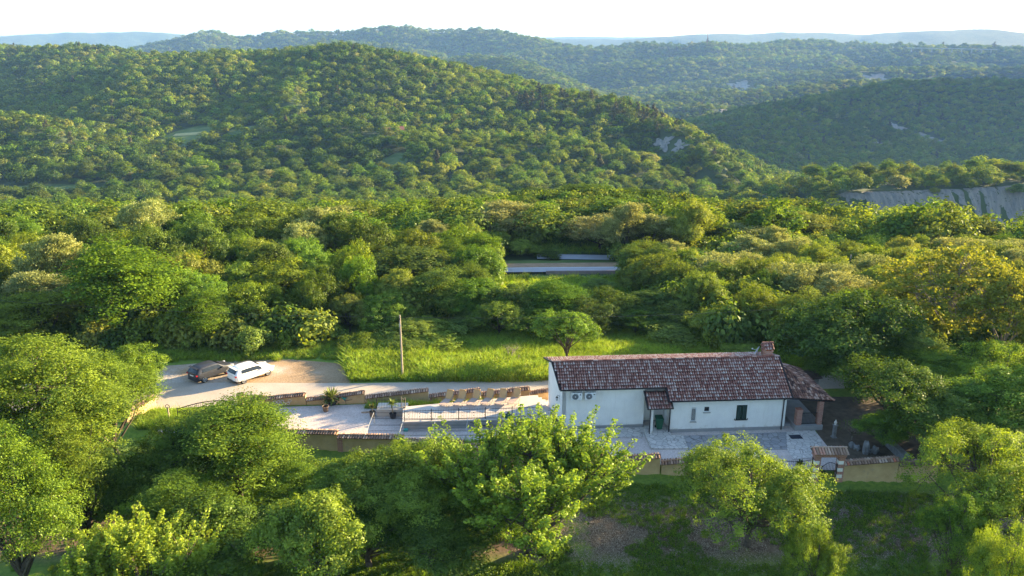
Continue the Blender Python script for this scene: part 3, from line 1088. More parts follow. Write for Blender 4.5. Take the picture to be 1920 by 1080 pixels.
make_wood("forest", "distant wood covering the blue green ridges near the horizon", pf2, far_src, g1, 1.15, 0.62)

# ---------------------------------------------------------------- fields, banks and roads in the valley
nt = NT("hay_meadow")
ps = pos_(nt)
M['hay'] = nt.done(nt.ramp(nt.noise(0.12, 5, 0.6, ps), [(0.35, (0.07, 0.12, 0.028)), (0.65, (0.13, 0.17, 0.045))]), 0.95)
M['hay_dry'] = plain("mown_hay", (0.42, 0.36, 0.14), 0.95, var=0.15, scale=0.3)
for (cx, cyy, rx, ry) in FIELDS:
    def fn(u, v, cx=cx, cyy=cyy, rx=rx, ry=ry):
        k = 1.04 + 0.08 * np.sin(3 * u + cx) + 0.05 * np.sin(5 * u)
        return cx + rx * v * k * np.cos(u), cyy + ry * v * k * np.sin(u)
    f_ = sheet("meadow", fn, 0, 2 * math.pi, 0.02, 1.0, 40, 14, M['hay'], 0.5)
    tag(f_, kind="structure")
cx, cyy, rx, ry = FIELDS[0]
f_ = sheet("mown_strip", lambda u, v: (cx + u, cyy + 4 + 0.10 * u + v * (1 - (u / 22) ** 2 * 0.6)), -11, 10, -4, 4, 20, 6, M['hay_dry'], 0.62)
tag(f_, kind="structure")

nt = NT("grey_marl")
ps = pos_(nt)
mp = nt.n("Mapping"); mp.inputs["Scale"].default_value = (1.0, 0.25, 0.25)
nt.l(ps, mp.inputs[0])
gul = nt.noise(0.5, 8, 0.75, mp.outputs[0])
col = nt.ramp(gul, [(0.35, (0.19, 0.18, 0.165)), (0.5, (0.28, 0.255, 0.225)), (0.65, (0.39, 0.335, 0.265))])
tuft = nt.ramp(nt.noise(0.35, 6, 0.75, ps), [(0.56, (0, 0, 0)), (0.62, (1, 1, 1))])
col = nt.mix(col, (0.07, 0.09, 0.035), tuft)
M['marl'] = nt.done(col, 0.95, nt.bump(gul, 1.0, 2.5))
for (cx, cyy, rx, ry) in BANKS:
    def fn(u, v, cx=cx, cyy=cyy, rx=rx, ry=ry):
        k = 0.8 + 0.3 * np.sin(3 * u + cx) + 0.2 * np.sin(7 * u + cyy)
        return cx + rx * v * k * np.cos(u), cyy + ry * v * k * np.sin(u)
    f_ = sheet("eroded_slope", fn, 0, 2 * math.pi, 0.02, 1.0, 40, 10, M['marl'], 0.7)
    tag(f_, kind="structure")


def bankfn(u, v):
    x = u
    yb = 352 + 0.10 * (x - 200)
    return x, yb + v


def bank_mesh():
    nu, nv = 420, 90
    U, V_ = np.meshgrid(np.linspace(133, 335, nu), np.linspace(-40, 17, nv), indexing='ij')
    x, y = bankfn(U, V_)
    z = T(x, y)
    g_ = np.abs(np.sin(x * 0.55 + 3 * fbm(x, y * 0.3, 14, 5, 3))) * 1.1 + 2.0 * fbm(x, y * 0.25, 6, 15, 3)
    w = ss(-40, -26, V_) * (1 - ss(6, 17, V_)) * ss(133, 142, x)
    z = z + 0.35 - 0.5 * (1 - w) + (g_ - 0.4) * w
    i = np.arange(nu * nv).reshape(nu, nv)
    q = np.stack([i[:-1, :-1].ravel(), i[1:, :-1].ravel(), i[1:, 1:].ravel(), i[:-1, 1:].ravel()], 1)
    me = np_mesh("eroded_slope", np.stack([x.ravel(), y.ravel(), z.ravel()], 1), q, np.zeros(nu * nv), M['marl'], True)
    o = bpy.data.objects.new("eroded_slope", me)
    COL.objects.link(o)
    tag(o, kind="structure")


bank_mesh()
M['asphalt'] = plain("valley_asphalt", (0.34, 0.34, 0.36), 0.9, var=0.08, scale=0.8)
M['earth'] = plain("orange_earth", (0.34, 0.22, 0.13), 0.95, var=0.2, scale=1.2)
M['white_line'] = plain("white_line", (0.75, 0.75, 0.72), 0.7, var=0.05)
o = sheet("road", lambda u, v: (u, RY(u) + v), -130, 130, -3.0, 0.2, 160, 3, M['asphalt'], 0.35); tag(o, kind="structure")
o = sheet("road_marking", lambda u, v: (u, RY(u) + v), -130, 130, -0.22, -0.08, 160, 2, M['white_line'], 0.36); tag(o, kind="structure")
o = sheet("verge", lambda u, v: (u, RY(u) + v), -60, 22, 0.2, 3.2, 90, 4, M['earth'], 0.30); tag(o, kind="structure")
o = sheet("side_road", lambda u, v: (u, RY(u) + 7.4 - 0.1 * (u - 4) + v), 4.0, 60, -1.5, 1.5, 60, 3, M['asphalt'], 0.35); tag(o, kind="structure")
o = sheet("meadow", lambda u, v: (u, RY(u) + v), -5, 19, 3.3, 5.6, 30, 5, M['hay'], 0.2); tag(o, kind="structure")
o = sheet("meadow", lambda u, v: (u, RY(u) + v), 0, 24, 9.3, 17, 30, 9, M['hay'], 0.2); tag(o, kind="structure")
# low retaining wall under the road
mb = MB()
for x0 in np.arange(5, 17, 1.0):
    a_, b_ = RY(x0) - 3.2, RY(x0 + 1) - 3.2
    za = t1(x0, a_)
    mb.add([(x0, a_, za - 3), (x0 + 1, b_, za - 3), (x0 + 1, b_, za + 0.5), (x0, a_, za + 0.5),
            (x0, a_ + 0.3, za - 3), (x0 + 1, b_ + 0.3, za - 3), (x0 + 1, b_ + 0.3, za + 0.5), (x0, a_ + 0.3, za + 0.5)],
           [(0, 1, 2, 3), (3, 2, 6, 7), (5, 4, 7, 6)])
M['pinkwall'] = plain("pinkish_concrete", (0.3, 0.22, 0.19), 0.9, var=0.12, scale=1.5)
tag(mb.build("retaining_wall", M['pinkwall']), "pinkish low wall holding up the valley road", "wall")

# ---------------------------------------------------------------- far buildings
M['far_white'] = plain("far_plaster", (0.6, 0.56, 0.5), .9, var=.05)
M['far_roof'] = plain("far_red_roof", (0.38, 0.13, 0.08), .9, var=.1)
M['far_concrete'] = plain("far_concrete", (0.36, 0.35, 0.34), .9, var=.05)
hx, hy = hill_point(738, 248, 300, 900)
o = tag(empty("farmhouse", (hx, hy, t1(hx, hy) + 2.6), .2), "tiny red roofed house among the trees of the main hill", "house")
mb = MB(); mb.b2(-7, -3.5, -7, 7, 3.5, 2.2); mb.build("wall", M['far_white'], o)
mb = MB(); mb.slab([(-7.6, -4.2, 2.0), (7.6, -4.2, 2.0), (7.6, 0, 4.6), (-7.6, 0, 4.6)], .2); mb.slab([(-7.6, 0, 4.6), (7.6, 0, 4.6), (7.6, 4.2, 2.0), (-7.6, 4.2, 2.0)], .2); mb.build("roof", M['far_roof'], o)
for u_ in (-4, 0, 4):
    mb = MB(); mb.b2(u_ - .5, -3.53, .2, u_ + .5, -3.503, 1.5); mb.build("window", M['ground'] if False else M['far_roof'], o)
pa, pb = PY(1700, 89, 3050), PY(1868, 92, 3150)
o = tag(empty("viaduct", (0, 0, 0)), "long pale road viaduct on slim piers near the horizon at the right", "viaduct")
dv = (pb - pa); nv = Vector((-dv.y, dv.x, 0)).normalized() * 6
mb = MB(); mb.slab([pa - nv, pb - nv, pb + nv, pa + nv], 2.6); mb.build("deck", M['far_concrete'], o)
for i in range(9):
    q = pa.lerp(pb, (i + .5) / 9); mb = MB(); mb.box((q.x, q.y, q.z - 9), (3.5, 3.5, 12.6)); mb.build("pier", M['far_concrete'], o)
q = PY(1326, 78, 2900)
o = tag(empty("radio_mast", tuple(q)), "thin radio mast on a distant wooded knoll under the skyline", "mast")
mb = MB(); mb.tube([(0, 0, -30), (0, 0, 36)], [1.3, .7], 4); mb.build("mast", M['far_roof'], o)
# ---------------------------------------------------------------- materials of the homestead
nt = NT("white_render")
ps = pos_(nt)
wa_ = nt.ramp(nt.noise(1.1, 6, 0.65, ps), [(0.3, (0.76, 0.73, 0.68)), (0.7, (0.85, 0.82, 0.76))])
mp = nt.n("Mapping"); mp.inputs["Scale"].default_value = (2.4, 2.4, 0.35); nt.l(ps, mp.inputs[0])
st_ = nt.ramp(nt.noise(1.6, 6, 0.75, mp.outputs[0]), [(0.52, (1, 1, 1)), (0.75, (0.9, 0.89, 0.86))])
sx = nt.n("SeparateXYZ"); nt.l(ps, sx.inputs[0])
zr_ = nt.n("MapRange", i_From_Min=0.2, i_From_Max=0.75, i_To_Min=0.0, i_To_Max=0.35); nt.l(sx.outputs[2], zr_.inputs[0])
zn = nt.n("Math", operation='ADD'); nt.l(zr_.outputs[0], zn.inputs[0]); nt.l(nt.noise(2.2, 5, 0.7, ps), zn.inputs[1])
sp_ = nt.ramp(zn.outputs[0], [(0.42, (0.8, 0.76, 0.68)), (0.62, (1, 1, 1))])
M['render_white'] = nt.done(nt.mix(nt.mix(wa_, st_, 1.0, 'MULTIPLY'), sp_, 1.0, 'MULTIPLY'), 0.9, nt.bump(nt.noise(20, 3, 0.6, ps), 0.3, 0.01))
M['plinth'] = plain("grey_plinth", (0.3, 0.29, 0.28), 0.9, var=0.1, scale=2)
M['cream'] = None
nt = NT("ochre_plaster")
ps = pos_(nt)
a_ = nt.ramp(nt.noise(1.6, 6, 0.65, ps), [(0.3, (0.42, 0.29, 0.14)), (0.7, (0.54, 0.39, 0.21))])
st_ = nt.ramp(nt.noise(0.9, 5, 0.8, ps), [(0.57, (0, 0, 0)), (0.7, (1, 1, 1))])
M['ochre'] = nt.done(nt.mix(a_, (0.3, 0.25, 0.19), st_), 0.95, nt.bump(nt.noise(14, 3, 0.6, ps), 0.4, 0.015))
M['gutter'] = plain("dark_gutter", (0.022, 0.016, 0.016), 0.45, var=0.1)
M['iron'] = plain("black_iron", (0.02, 0.02, 0.022), 0.5, var=0.15, metal=0.3)
M['white_paint'] = plain("white_enamel", (0.72, 0.72, 0.7), 0.45, var=0.03)
M['grille'] = plain("fan_grille", (0.13, 0.14, 0.15), 0.5, var=0.1)
M['dkgreen'] = plain("green_shutter", (0.008, 0.03, 0.02), 0.5, var=0.2)
M['bingreen'] = plain("green_plastic", (0.012, 0.085, 0.045), 0.5, var=0.1)
M['glass'] = plain("dark_glass", (0.02, 0.025, 0.03), 0.12, var=0.2)
M['wood'] = plain("weathered_pole", (0.34, 0.28, 0.2), 0.9, var=0.2, scale=5)
M['steel'] = plain("galvanised", (0.42, 0.42, 0.4), 0.45, var=0.15, metal=0.5)
M['concrete'] = plain("concrete", (0.42, 0.39, 0.34), 0.9, var=0.12, scale=2)
M['deck'] = plain("pale_deck", (0.52, 0.455, 0.4), 0.8, var=0.06, scale=1.2)
M['ring'] = plain("ring_concrete", (0.55, 0.5, 0.42), 0.9, var=0.15, scale=5)
M['teal'] = plain("teal_plastic", (0.05, 0.36, 0.33), 0.4, var=0.08)
M['rubber'] = plain("rubber", (0.02, 0.02, 0.02), 0.85, var=0.2)
M['pot'] = plain("brown_pot", (0.17, 0.12, 0.085), 0.8, var=0.15)
M['pot_dark'] = plain("dark_pot", (0.035, 0.035, 0.04), 0.6, var=0.2)
M['soil'] = plain("pot_soil", (0.05, 0.035, 0.025), 0.95, var=0.3)
M['stone'] = plain("grey_stone", (0.19, 0.185, 0.175), 0.9, var=0.3, scale=4, bump=0.6)
M["slingback"] = plain("orange_sling", (0.6, 0.35, 0.15), 0.8, var=0.06)
M['sling'] = plain("beige_sling", (0.42, 0.3, 0.24), 0.85, var=0.08)
M['mat'] = plain("doormat", (0.03, 0.032, 0.045), 0.95, var=0.3)
M['dish'] = plain("dish_grey", (0.22, 0.23, 0.25), 0.5, var=0.05)
M['soffit'] = plain("brown_wood", (0.07, 0.045, 0.032), 0.8, var=0.2)


def tilemat(name, stops, rough=0.75):
    nt = NT(name)
    at = nt.n("Attribute", attribute_name="tint").outputs["Fac"]
    f = nt.noise(9, 4, 0.7, pos_(nt))
    ad = nt.n("Math", operation='MULTIPLY_ADD'); ad.inputs[1].default_value = 0.25; ad.inputs[2].default_value = -0.125
    nt.l(f, ad.inputs[0])
    a2 = nt.n("Math", operation='ADD'); nt.l(at, a2.inputs[0]); nt.l(ad.outputs[0], a2.inputs[1])
    return nt.done(nt.ramp(a2.outputs[0], stops), rough, nt.bump(f, 0.3, 0.01))


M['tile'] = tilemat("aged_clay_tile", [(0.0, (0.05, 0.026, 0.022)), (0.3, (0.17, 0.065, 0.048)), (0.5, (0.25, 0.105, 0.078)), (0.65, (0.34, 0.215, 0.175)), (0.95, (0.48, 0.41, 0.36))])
M['tile_under'] = plain("tile_channel", (0.03, 0.018, 0.02), 0.9, var=0.3)
M['captile'] = tilemat("wall_cap_tile", [(0.0, (0.11, 0.07, 0.05)), (0.4, (0.24, 0.14, 0.09)), (0.7, (0.38, 0.25, 0.17)), (0.85, (0.5, 0.38, 0.28)), (1.0, (0.5, 0.14, 0.07))])
M['porchtile'] = tilemat("brown_clay_tile", [(0.0, (0.07, 0.035, 0.03)), (0.4, (0.2, 0.09, 0.06)), (0.7, (0.34, 0.17, 0.11)), (0.95, (0.48, 0.32, 0.24))])

nt = NT("brick")
ps = pos_(nt)
br = nt.n("TexBrick")
br.inputs["Scale"].default_value = 1.0
br.inputs["Brick Width"].default_value = 0.25; br.inputs["Row Height"].default_value = 0.07; br.inputs["Mortar Size"].default_value = 0.009
br.inputs["Color1"].default_value = (0.33, 0.1, 0.055, 1); br.inputs["Color2"].default_value = (0.42, 0.17, 0.1, 1)
br.inputs["Mortar"].default_value = (0.42, 0.37, 0.33, 1)
mp = nt.n("Mapping"); mp.inputs["Rotation"].default_value = (math.radians(90), 0, 0)
sx = nt.n("SeparateXYZ"); nt.l(ps, sx.inputs[0])
cx_ = nt.n("CombineXYZ")
ad = nt.n("Math", operation='ADD'); nt.l(sx.outputs[0], ad.inputs[0]); nt.l(sx.outputs[1], ad.inputs[1])
nt.l(ad.outputs[0], cx_.inputs[0]); nt.l(sx.outputs[2], cx_.inputs[1])
nt.l(cx_.outputs[0], br.inputs["Vector"])
M['brick'] = nt.done(br.outputs[0], 0.9)

nt = NT("white_gravel")
ps = pos_(nt)
vo = nt.n("TexVoronoi"); vo.inputs["Scale"].default_value = 14.0; nt.l(ps, vo.inputs["Vector"])
cc = nt.ramp(vo.outputs["Color"], [(0.1, (0.46, 0.375, 0.325)), (0.4, (0.56, 0.465, 0.41)), (0.85, (0.64, 0.545, 0.49))])
big = nt.ramp(nt.noise(0.5, 4, 0.6, ps), [(0.3, (0.8, 0.8, 0.8)), (0.7, (1, 1, 1))])
M['gravel'] = nt.done(nt.mix(cc, big, 1.0, 'MULTIPLY'), 0.95, nt.bump(vo.outputs["Distance"], 0.5, 0.02))

nt = NT("parking_gravel")
ps = pos_(nt)
n1 = nt.noise(0.22, 6, 0.6, ps); n2 = nt.noise(6, 5, 0.8, ps)
sx = nt.n("SeparateXYZ"); nt.l(ps, sx.inputs[0])
mr = nt.n("MapRange", i_From_Min=-30.0, i_From_Max=-20.0, i_To_Min=-0.12, i_To_Max=0.14); nt.l(sx.outputs[0], mr.inputs[0])
ad = nt.n("Math", operation='ADD'); nt.l(n1, ad.inputs[0]); nt.l(mr.outputs[0], ad.inputs[1])
c1 = nt.ramp(ad.outputs[0], [(0.4, (0.5, 0.43, 0.36)), (0.55, (0.42, 0.29, 0.17)), (0.75, (0.3, 0.2, 0.11))])
c2 = nt.ramp(n2, [(0.3, (0.55, 0.55, 0.55)), (0.7, (1.2, 1.2, 1.2))])
M['parking'] = nt.done(nt.mix(c1, c2, 1.0, 'MULTIPLY'), 0.95, nt.bump(n2, 0.8, 0.06))
nt = NT("pale_road")
ps = pos_(nt)
c1 = nt.ramp(nt.noise(0.5, 6, 0.65, ps), [(0.3, (0.41, 0.34, 0.27)), (0.7, (0.5, 0.42, 0.34))])
c2 = nt.ramp(nt.noise(9, 3, 0.7, ps), [(0.3, (0.85, 0.85, 0.85)), (0.7, (1.05, 1.05, 1.05))])
M['lane'] = nt.done(nt.mix(c1, c2, 1.0, 'MULTIPLY'), 0.95)


def crazy(name, a, b, joint):
    nt = NT(name)
    ps = pos_(nt)
    wob = nt.n("TexNoise"); wob.inputs["Scale"].default_value = 2.0; nt.l(ps, wob.inputs["Vector"])
    mx_ = nt.n("VectorMath", operation='MULTIPLY_ADD'); mx_.inputs[1].default_value = (0.25, 0.25, 0)
    nt.l(wob.outputs["Color"], mx_.inputs[0]); nt.l(ps, mx_.inputs[2])
    v1 = nt.n("TexVoronoi", feature='DISTANCE_TO_EDGE'); v1.inputs["Scale"].default_value = 2.3; nt.l(mx_.outputs[0], v1.inputs["Vector"])
    v2 = nt.n("TexVoronoi"); v2.inputs["Scale"].default_value = 2.3; nt.l(mx_.outputs[0], v2.inputs["Vector"])
    c = nt.ramp(v2.outputs["Color"], [(0.2, a), (0.8, b)])
    j = nt.ramp(v1.outputs["Distance"], [(0.025, (0, 0, 0)), (0.06, (1, 1, 1))])
    return nt.done(nt.mix(joint, c, j), 0.85, nt.bump(j, 0.4, 0.01))


M['crazy'] = crazy("crazy_paving", (0.5, 0.46, 0.41), (0.62, 0.56, 0.5), (0.32, 0.28, 0.25))
M['crazy_grey'] = crazy("grey_crazy_paving", (0.27, 0.26, 0.26), (0.36, 0.34, 0.33), (0.18, 0.16, 0.15))

# ---------------------------------------------------------------- tiles
def tile_rows(mb, org, U, D, width, length, tw=0.2, course=0.33, seed=1, shape=None, tone=(0.0, 1.0), two=True, lift=0.0):
    """barrel tiles: U along the eave, D down the slope, both unit vectors; org the upper corner"""
    g = np.random.default_rng(seed)
    org, U, D = Vector(org), Vector(U).normalized(), Vector(D).normalized()
    N = U.cross(D)
    if N.z < 0: N = -N
    nc, nr_ = max(1, round(width / tw)), max(1, round(length / course))
    tw, course = width / nc, length / nr_
    seg = 5
    for r in range(nr_):
        for c in range(nc):
            u0 = (c + 0.5) * tw
            if shape and not shape(u0, (r + 0.5) * course): continue
            j = (g.random() - 0.5) * 0.018
            d0, d1 = r * course - 0.03 + j, (r + 1) * course + 0.035 + j
            base = tone[0] + (tone[1] - tone[0]) * g.random()
            vs, tt = [], []
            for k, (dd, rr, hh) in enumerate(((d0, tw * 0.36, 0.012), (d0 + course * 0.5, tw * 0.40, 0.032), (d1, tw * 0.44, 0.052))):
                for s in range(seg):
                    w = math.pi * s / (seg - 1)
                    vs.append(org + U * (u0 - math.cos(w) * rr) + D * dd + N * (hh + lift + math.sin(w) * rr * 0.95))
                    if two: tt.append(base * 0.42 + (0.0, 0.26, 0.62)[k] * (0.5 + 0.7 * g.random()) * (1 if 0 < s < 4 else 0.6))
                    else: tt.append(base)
            fs = []
            for k in range(2):
                for s in range(seg - 1):
                    fs.append((k * seg + s, k * seg + s + 1, (k + 1) * seg + s + 1, (k + 1) * seg + s))
            # thickness seen at the lower end
            n0 = 3 * seg
            for s in range(seg):
                w = math.pi * s / (seg - 1)
                vs.append(org + U * (u0 - math.cos(w) * tw * 0.36) + D * d1 + N * (0.04 + lift + math.sin(w) * tw * 0.30))
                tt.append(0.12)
            for s in range(seg - 1):
                fs.append((2 * seg + s, 2 * seg + s + 1, n0 + s + 1, n0 + s))
            mb.add(vs, fs, tt)


def ridge_tiles(mb, a, b, r=0.11, step=0.36, seed=3, tone=(0, 1)):
    g = np.random.default_rng(seed)
    a, b = Vector(a), Vector(b)
    L = (b - a).length
    n = max(1, round(L / step))
    d = (b - a) / n
    side = d.cross(Vector((0, 0, 1))).normalized()
    up = side.cross(d).normalized()
    for i in range(n):
        vs = []
        base = tone[0] + (tone[1] - tone[0]) * g.random()
        for k, rr in ((0, r), (1.12, r * 0.9)):
            for s in range(6):
                w = math.pi * s / 5
                vs.append(a + d * (i + k) + side * math.cos(w) * rr + up * (math.sin(w) * rr + (0.012 if k == 0 else 0)))
        mb.add(vs, [(s, s + 1, s + 7, s + 6) for s in range(5)] + [tuple(range(5, -1, -1))], base)


# ---------------------------------------------------------------- the house
H0 = P(1053, 805, 0.0)
HR = math.radians(3.5)
house = tag(empty("house", (H0.x, H0.y, 0), HR), "long low white house with red and white clay tile roof", "house")


def HL(p):
    """world point -> the house's own frame"""
    v = Vector(p) - Vector((H0.x, H0.y, 0))
    return Vector((v.x * math.cos(HR) + v.y * math.sin(HR), -v.x * math.sin(HR) + v.y * math.cos(HR), v.z))


SL = 0.632
SKEW = 0.19          # the left end wall is not square to the front
ZE = 3.5


def zr(v):
    """underside of the front roof plane"""
    return ZE + SL * (v + 0.35)


VR, ZRG = 1.85, zr(1.85)
VB = 3.55
sb = 0.25
ul, ur = 0.0, 17.25
mb = MB()
# front wall left part, recess, right part with openings cut as frames round them
mb.b2(0, 0, 0.25, 6.4, 0.3, zr(0.0) - 0.03)
mb.b2(6.4, 0.9, 0.12, 8.2, 1.2, 2.9)
mb.b2(6.1, 0.3, 0.12, 6.4, 1.2, 3.2)
mb.b2(8.25, -0.1, 0.12, 8.5, 1.2, 2.7)
Vw = -1.05


def wall_with_holes(mb, u0, u1, z0, z1, v0, v1, holes):
    xs = sorted({u0, u1} | {h[0] for h in holes} | {h[1] for h in holes})
    for a, b in zip(xs[:-1], xs[1:]):
        hs = sorted([(h[2], h[3]) for h in holes if h[0] <= a + 1e-6 and h[1] >= b - 1e-6])
        z = z0
        for (p, q) in hs:
            mb.b2(a, v0, z, b, v1, p)
            z = q
        mb.b2(a, v0, z, b, v1, z1)


def hole(px0, px1, py0, py1):
    y = H0.y + Vw * math.cos(HR) + 10.0 * math.sin(HR)
    pa, pb = HL(PY(px0, py1, y)), HL(PY(px1, py0, y))
    return (pa.x, pb.x, pa.z, pb.z)


h1 = hole(1294.5, 1306, 764, 790)
h2 = hole(1320, 1332, 763, 773)
h3 = hole(1381, 1403.5, 762, 789)
wall_with_holes(mb, 8.25, ur, 0.28, zr(Vw) - 0.03, Vw, Vw + 0.3, [h1, h2, h3])
# gables and back wall
zb = ZRG - sb * (VB - VR)
sk = lambda v: -SKEW * v
mb.add([(0, 0, 0.25), (sk(VB), VB, 0.25), (sk(VB), VB, zb - .05), (sk(VR), VR, ZRG - .05), (0, 0, zr(0) - .05), (.3, 0, 0.25), (.3, VB, 0.25), (.3, VB, zb - .05), (.3, VR, ZRG - .05), (.3, 0, zr(0) - .05)],
       [(0, 4, 3, 2, 1), (5, 6, 7, 8, 9), (0, 1, 6, 5), (4, 0, 5, 9)])
mb.add([(ur, Vw, 0.28), (ur, VB, 0.28), (ur, VB, zb - .05), (ur, VR, ZRG - .05), (ur, Vw, zr(Vw) - .05), (ur - .3, Vw, 0.28), (ur - .3, VB, 0.28), (ur - .3, VB, zb - .05), (ur - .3, VR, ZRG - .05), (ur - .3, Vw, zr(Vw) - .05)],
       [(0, 1, 2, 3, 4), (9, 8, 7, 6, 5)])
mb.b2(-SKEW * VB + .02, VB - .3, 0.2, ur, VB, zb - .06)
mb.box((6.75, -1.15, 1.15), (0.2, 0.2, 2.1))
mb.build("wall", M['render_white'], house)
mb = MB()
mb.b2(-0.02, -0.02, -0.1, 6.42, 0.28, 0.25)
mb.b2(8.23, Vw - 0.02, -0.1, ur + 0.02, Vw + 0.28, 0.28)
mb.b2(6.42, 0.88, -0.1, 8.2, 1.18, 0.12)
mb.prism([(-0.02, 0.28), (.28, .28), (.28, VB), (sk(VB) - .02, VB)], -0.1, 0.25)
mb.b2(ur - 0.28, Vw + 0.28, -0.1, ur + 0.02, VB, 0.28)
mb.build("plinth", M['plinth'], house)

# roof: slab, tiles, ridge, verges and gutters
mb = MB()
RU0, RU1 = -0.22, 17.5
Vr_e, Vl_e = -1.4, -0.35
rl = lambda v: RU0 - SKEW * (v - Vl_e)
mb.slab([(RU0, Vl_e, zr(Vl_e)), (7.95, Vl_e, zr(Vl_e)), (7.95, VR, ZRG), (rl(VR), VR, ZRG)], 0.07)
mb.slab([(7.95, Vr_e, zr(Vr_e)), (RU1, Vr_e, zr(Vr_e)), (RU1, VR, ZRG), (7.95, VR, ZRG)], 0.07)
mb.slab([(rl(VR), VR, ZRG), (RU1, VR, ZRG), (RU1, VB + .4, ZRG - sb * (VB + .4 - VR)), (rl(VB + .4), VB + .4, ZRG - sb * (VB + .4 - VR))], 0.07)
roof = mb.build("roof", M['tile_under'], house)
mb = MB()
cs = 1 / math.sqrt(1 + SL * SL)
nx = 3 * .185
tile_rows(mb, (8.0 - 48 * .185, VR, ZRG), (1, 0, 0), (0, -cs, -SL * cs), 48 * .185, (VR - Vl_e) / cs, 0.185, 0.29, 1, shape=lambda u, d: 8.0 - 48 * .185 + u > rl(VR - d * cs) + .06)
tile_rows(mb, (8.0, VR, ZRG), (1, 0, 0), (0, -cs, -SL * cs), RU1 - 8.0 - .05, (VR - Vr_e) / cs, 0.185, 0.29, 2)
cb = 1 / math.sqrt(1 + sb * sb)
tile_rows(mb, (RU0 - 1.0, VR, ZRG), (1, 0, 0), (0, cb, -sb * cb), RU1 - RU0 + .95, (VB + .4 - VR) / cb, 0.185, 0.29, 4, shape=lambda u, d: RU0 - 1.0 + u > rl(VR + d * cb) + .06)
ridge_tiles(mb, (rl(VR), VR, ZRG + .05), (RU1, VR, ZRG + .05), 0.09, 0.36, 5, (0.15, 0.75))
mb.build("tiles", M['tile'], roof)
mb = MB()
for u_ in (RU0 - 0.03, RU1 + 0.03):
    ve = Vl_e if u_ < 5 else Vr_e
    q_ = (lambda v: rl(v) - .03) if u_ < 5 else (lambda v: u_)
    mb = MB(); mb.tube([(q_(ve), ve - .03, zr(ve) + .02), (q_(VR), VR, ZRG + .06), (q_(VB + .4), VB + .4, ZRG - sb * (VB + .4 - VR) + .04)], 0.06, 4); mb.build("verge_board", M['gutter'], roof)
mb = MB(); mb.tube([(7.93, Vl_e, zr(Vl_e) + .0), (7.93, Vr_e, zr(Vr_e) + .0)], 0.06, 4); mb.build("verge_board", M['gutter'], roof)

mb = MB()
mb.tube([(RU0, Vl_e - 0.06, zr(Vl_e) - 0.02), (7.95, Vl_e - 0.06, zr(Vl_e) - 0.02)], 0.06, 8)
mb.tube([(7.95, Vr_e - 0.06, zr(Vr_e) - 0.02), (RU1, Vr_e - 0.06, zr(Vr_e) - 0.02)], 0.06, 8)
mb.build("gutter", M['gutter'], roof)
for (uu, vv, zz, v2) in ((6.6, -1.32, 2.25, -1.32), (8.16, -1.12, 2.35, -1.12), (ur - 0.25, Vr_e - .05, zr(Vr_e) - .04, Vw - 0.08)):
    mb = MB()
    mb.tube([(uu, vv, zz), (uu, v2, zz - 0.25), (uu, v2, 0.03)], 0.045, 8)
    mb.build("downpipe", M['gutter'], house)
# porch roof over the recess
mb = MB()
pz0, pz1, pv0, pv1 = 3.16, 2.32, -0.2, -1.62
mb.slab([(6.3, pv0, pz0), (8.2, pv0, pz0), (8.2, pv1, pz1), (6.3, pv1, pz1)], 0.08)
mb.tube([(6.28, pv0, pz0 + .04), (6.28, pv1 - .05, pz1 + .02), (8.24, pv1 - .05, pz1 + .02), (8.24, pv0, pz0 + .04)], 0.06, 4)
pr = mb.build("porch_roof", M['gutter'], house)
mb = MB()
L_ = math.hypot(pv0 - pv1, pz0 - pz1)
tile_rows(mb, (6.36, pv0 - 0.12, pz0 - 0.07), (1, 0, 0), (0, (pv1 - pv0) / L_, (pz1 - pz0) / L_), 1.8, L_ - 0.15, 0.2, 0.36, 8)
mb.build("tiles", M['tile'], pr)
# windows
def window(h, name="window", glass=True, bars=0, shutter=False, sill=True):
    u0, u1, z0, z1 = h
    mb = MB()
    w = 0.04
    v0 = Vw + 0.03
    mb.b2(u0, v0, z0, u0 + w, v0 + .1, z1); mb.b2(u1 - w, v0, z0, u1, v0 + .1, z1)
    mb.b2(u0 + w, v0, z0, u1 - w, v0 + .1, z0 + w); mb.b2(u0 + w, v0, z1 - w, u1 - w, v0 + .1, z1)
    fr_ = mb.build(name, M['white_paint'], house)
    mb = MB(); mb.b2(u0 + w, v0 + .05, z0 + w, u1 - w, v0 + .08, z1 - w); mb.build("pane", M['glass'], fr_)
    if sill:
        mb = MB(); mb.b2(u0 - .06, Vw - .1, z0 - .07, u1 + .06, Vw + .05, z0 - .003); mb.build("sill", M['concrete'], fr_)
    if bars:
        mb = MB()
        for i in range(bars):
            x = u0 + (i + .5) * (u1 - u0) / bars
            mb.tube([(x, Vw - .03, z0 + .02), (x, Vw - .03, z1 - .02)], 0.014, 4)
        mb.b2(u0, Vw - .05, z0 + .04, u1, Vw - .03, z0 + .07); mb.b2(u0, Vw - .05, z1 - .08, u1, Vw - .03, z1 - .05)
        mb.build("window_bars", M['white_paint'], fr_)
    return fr_


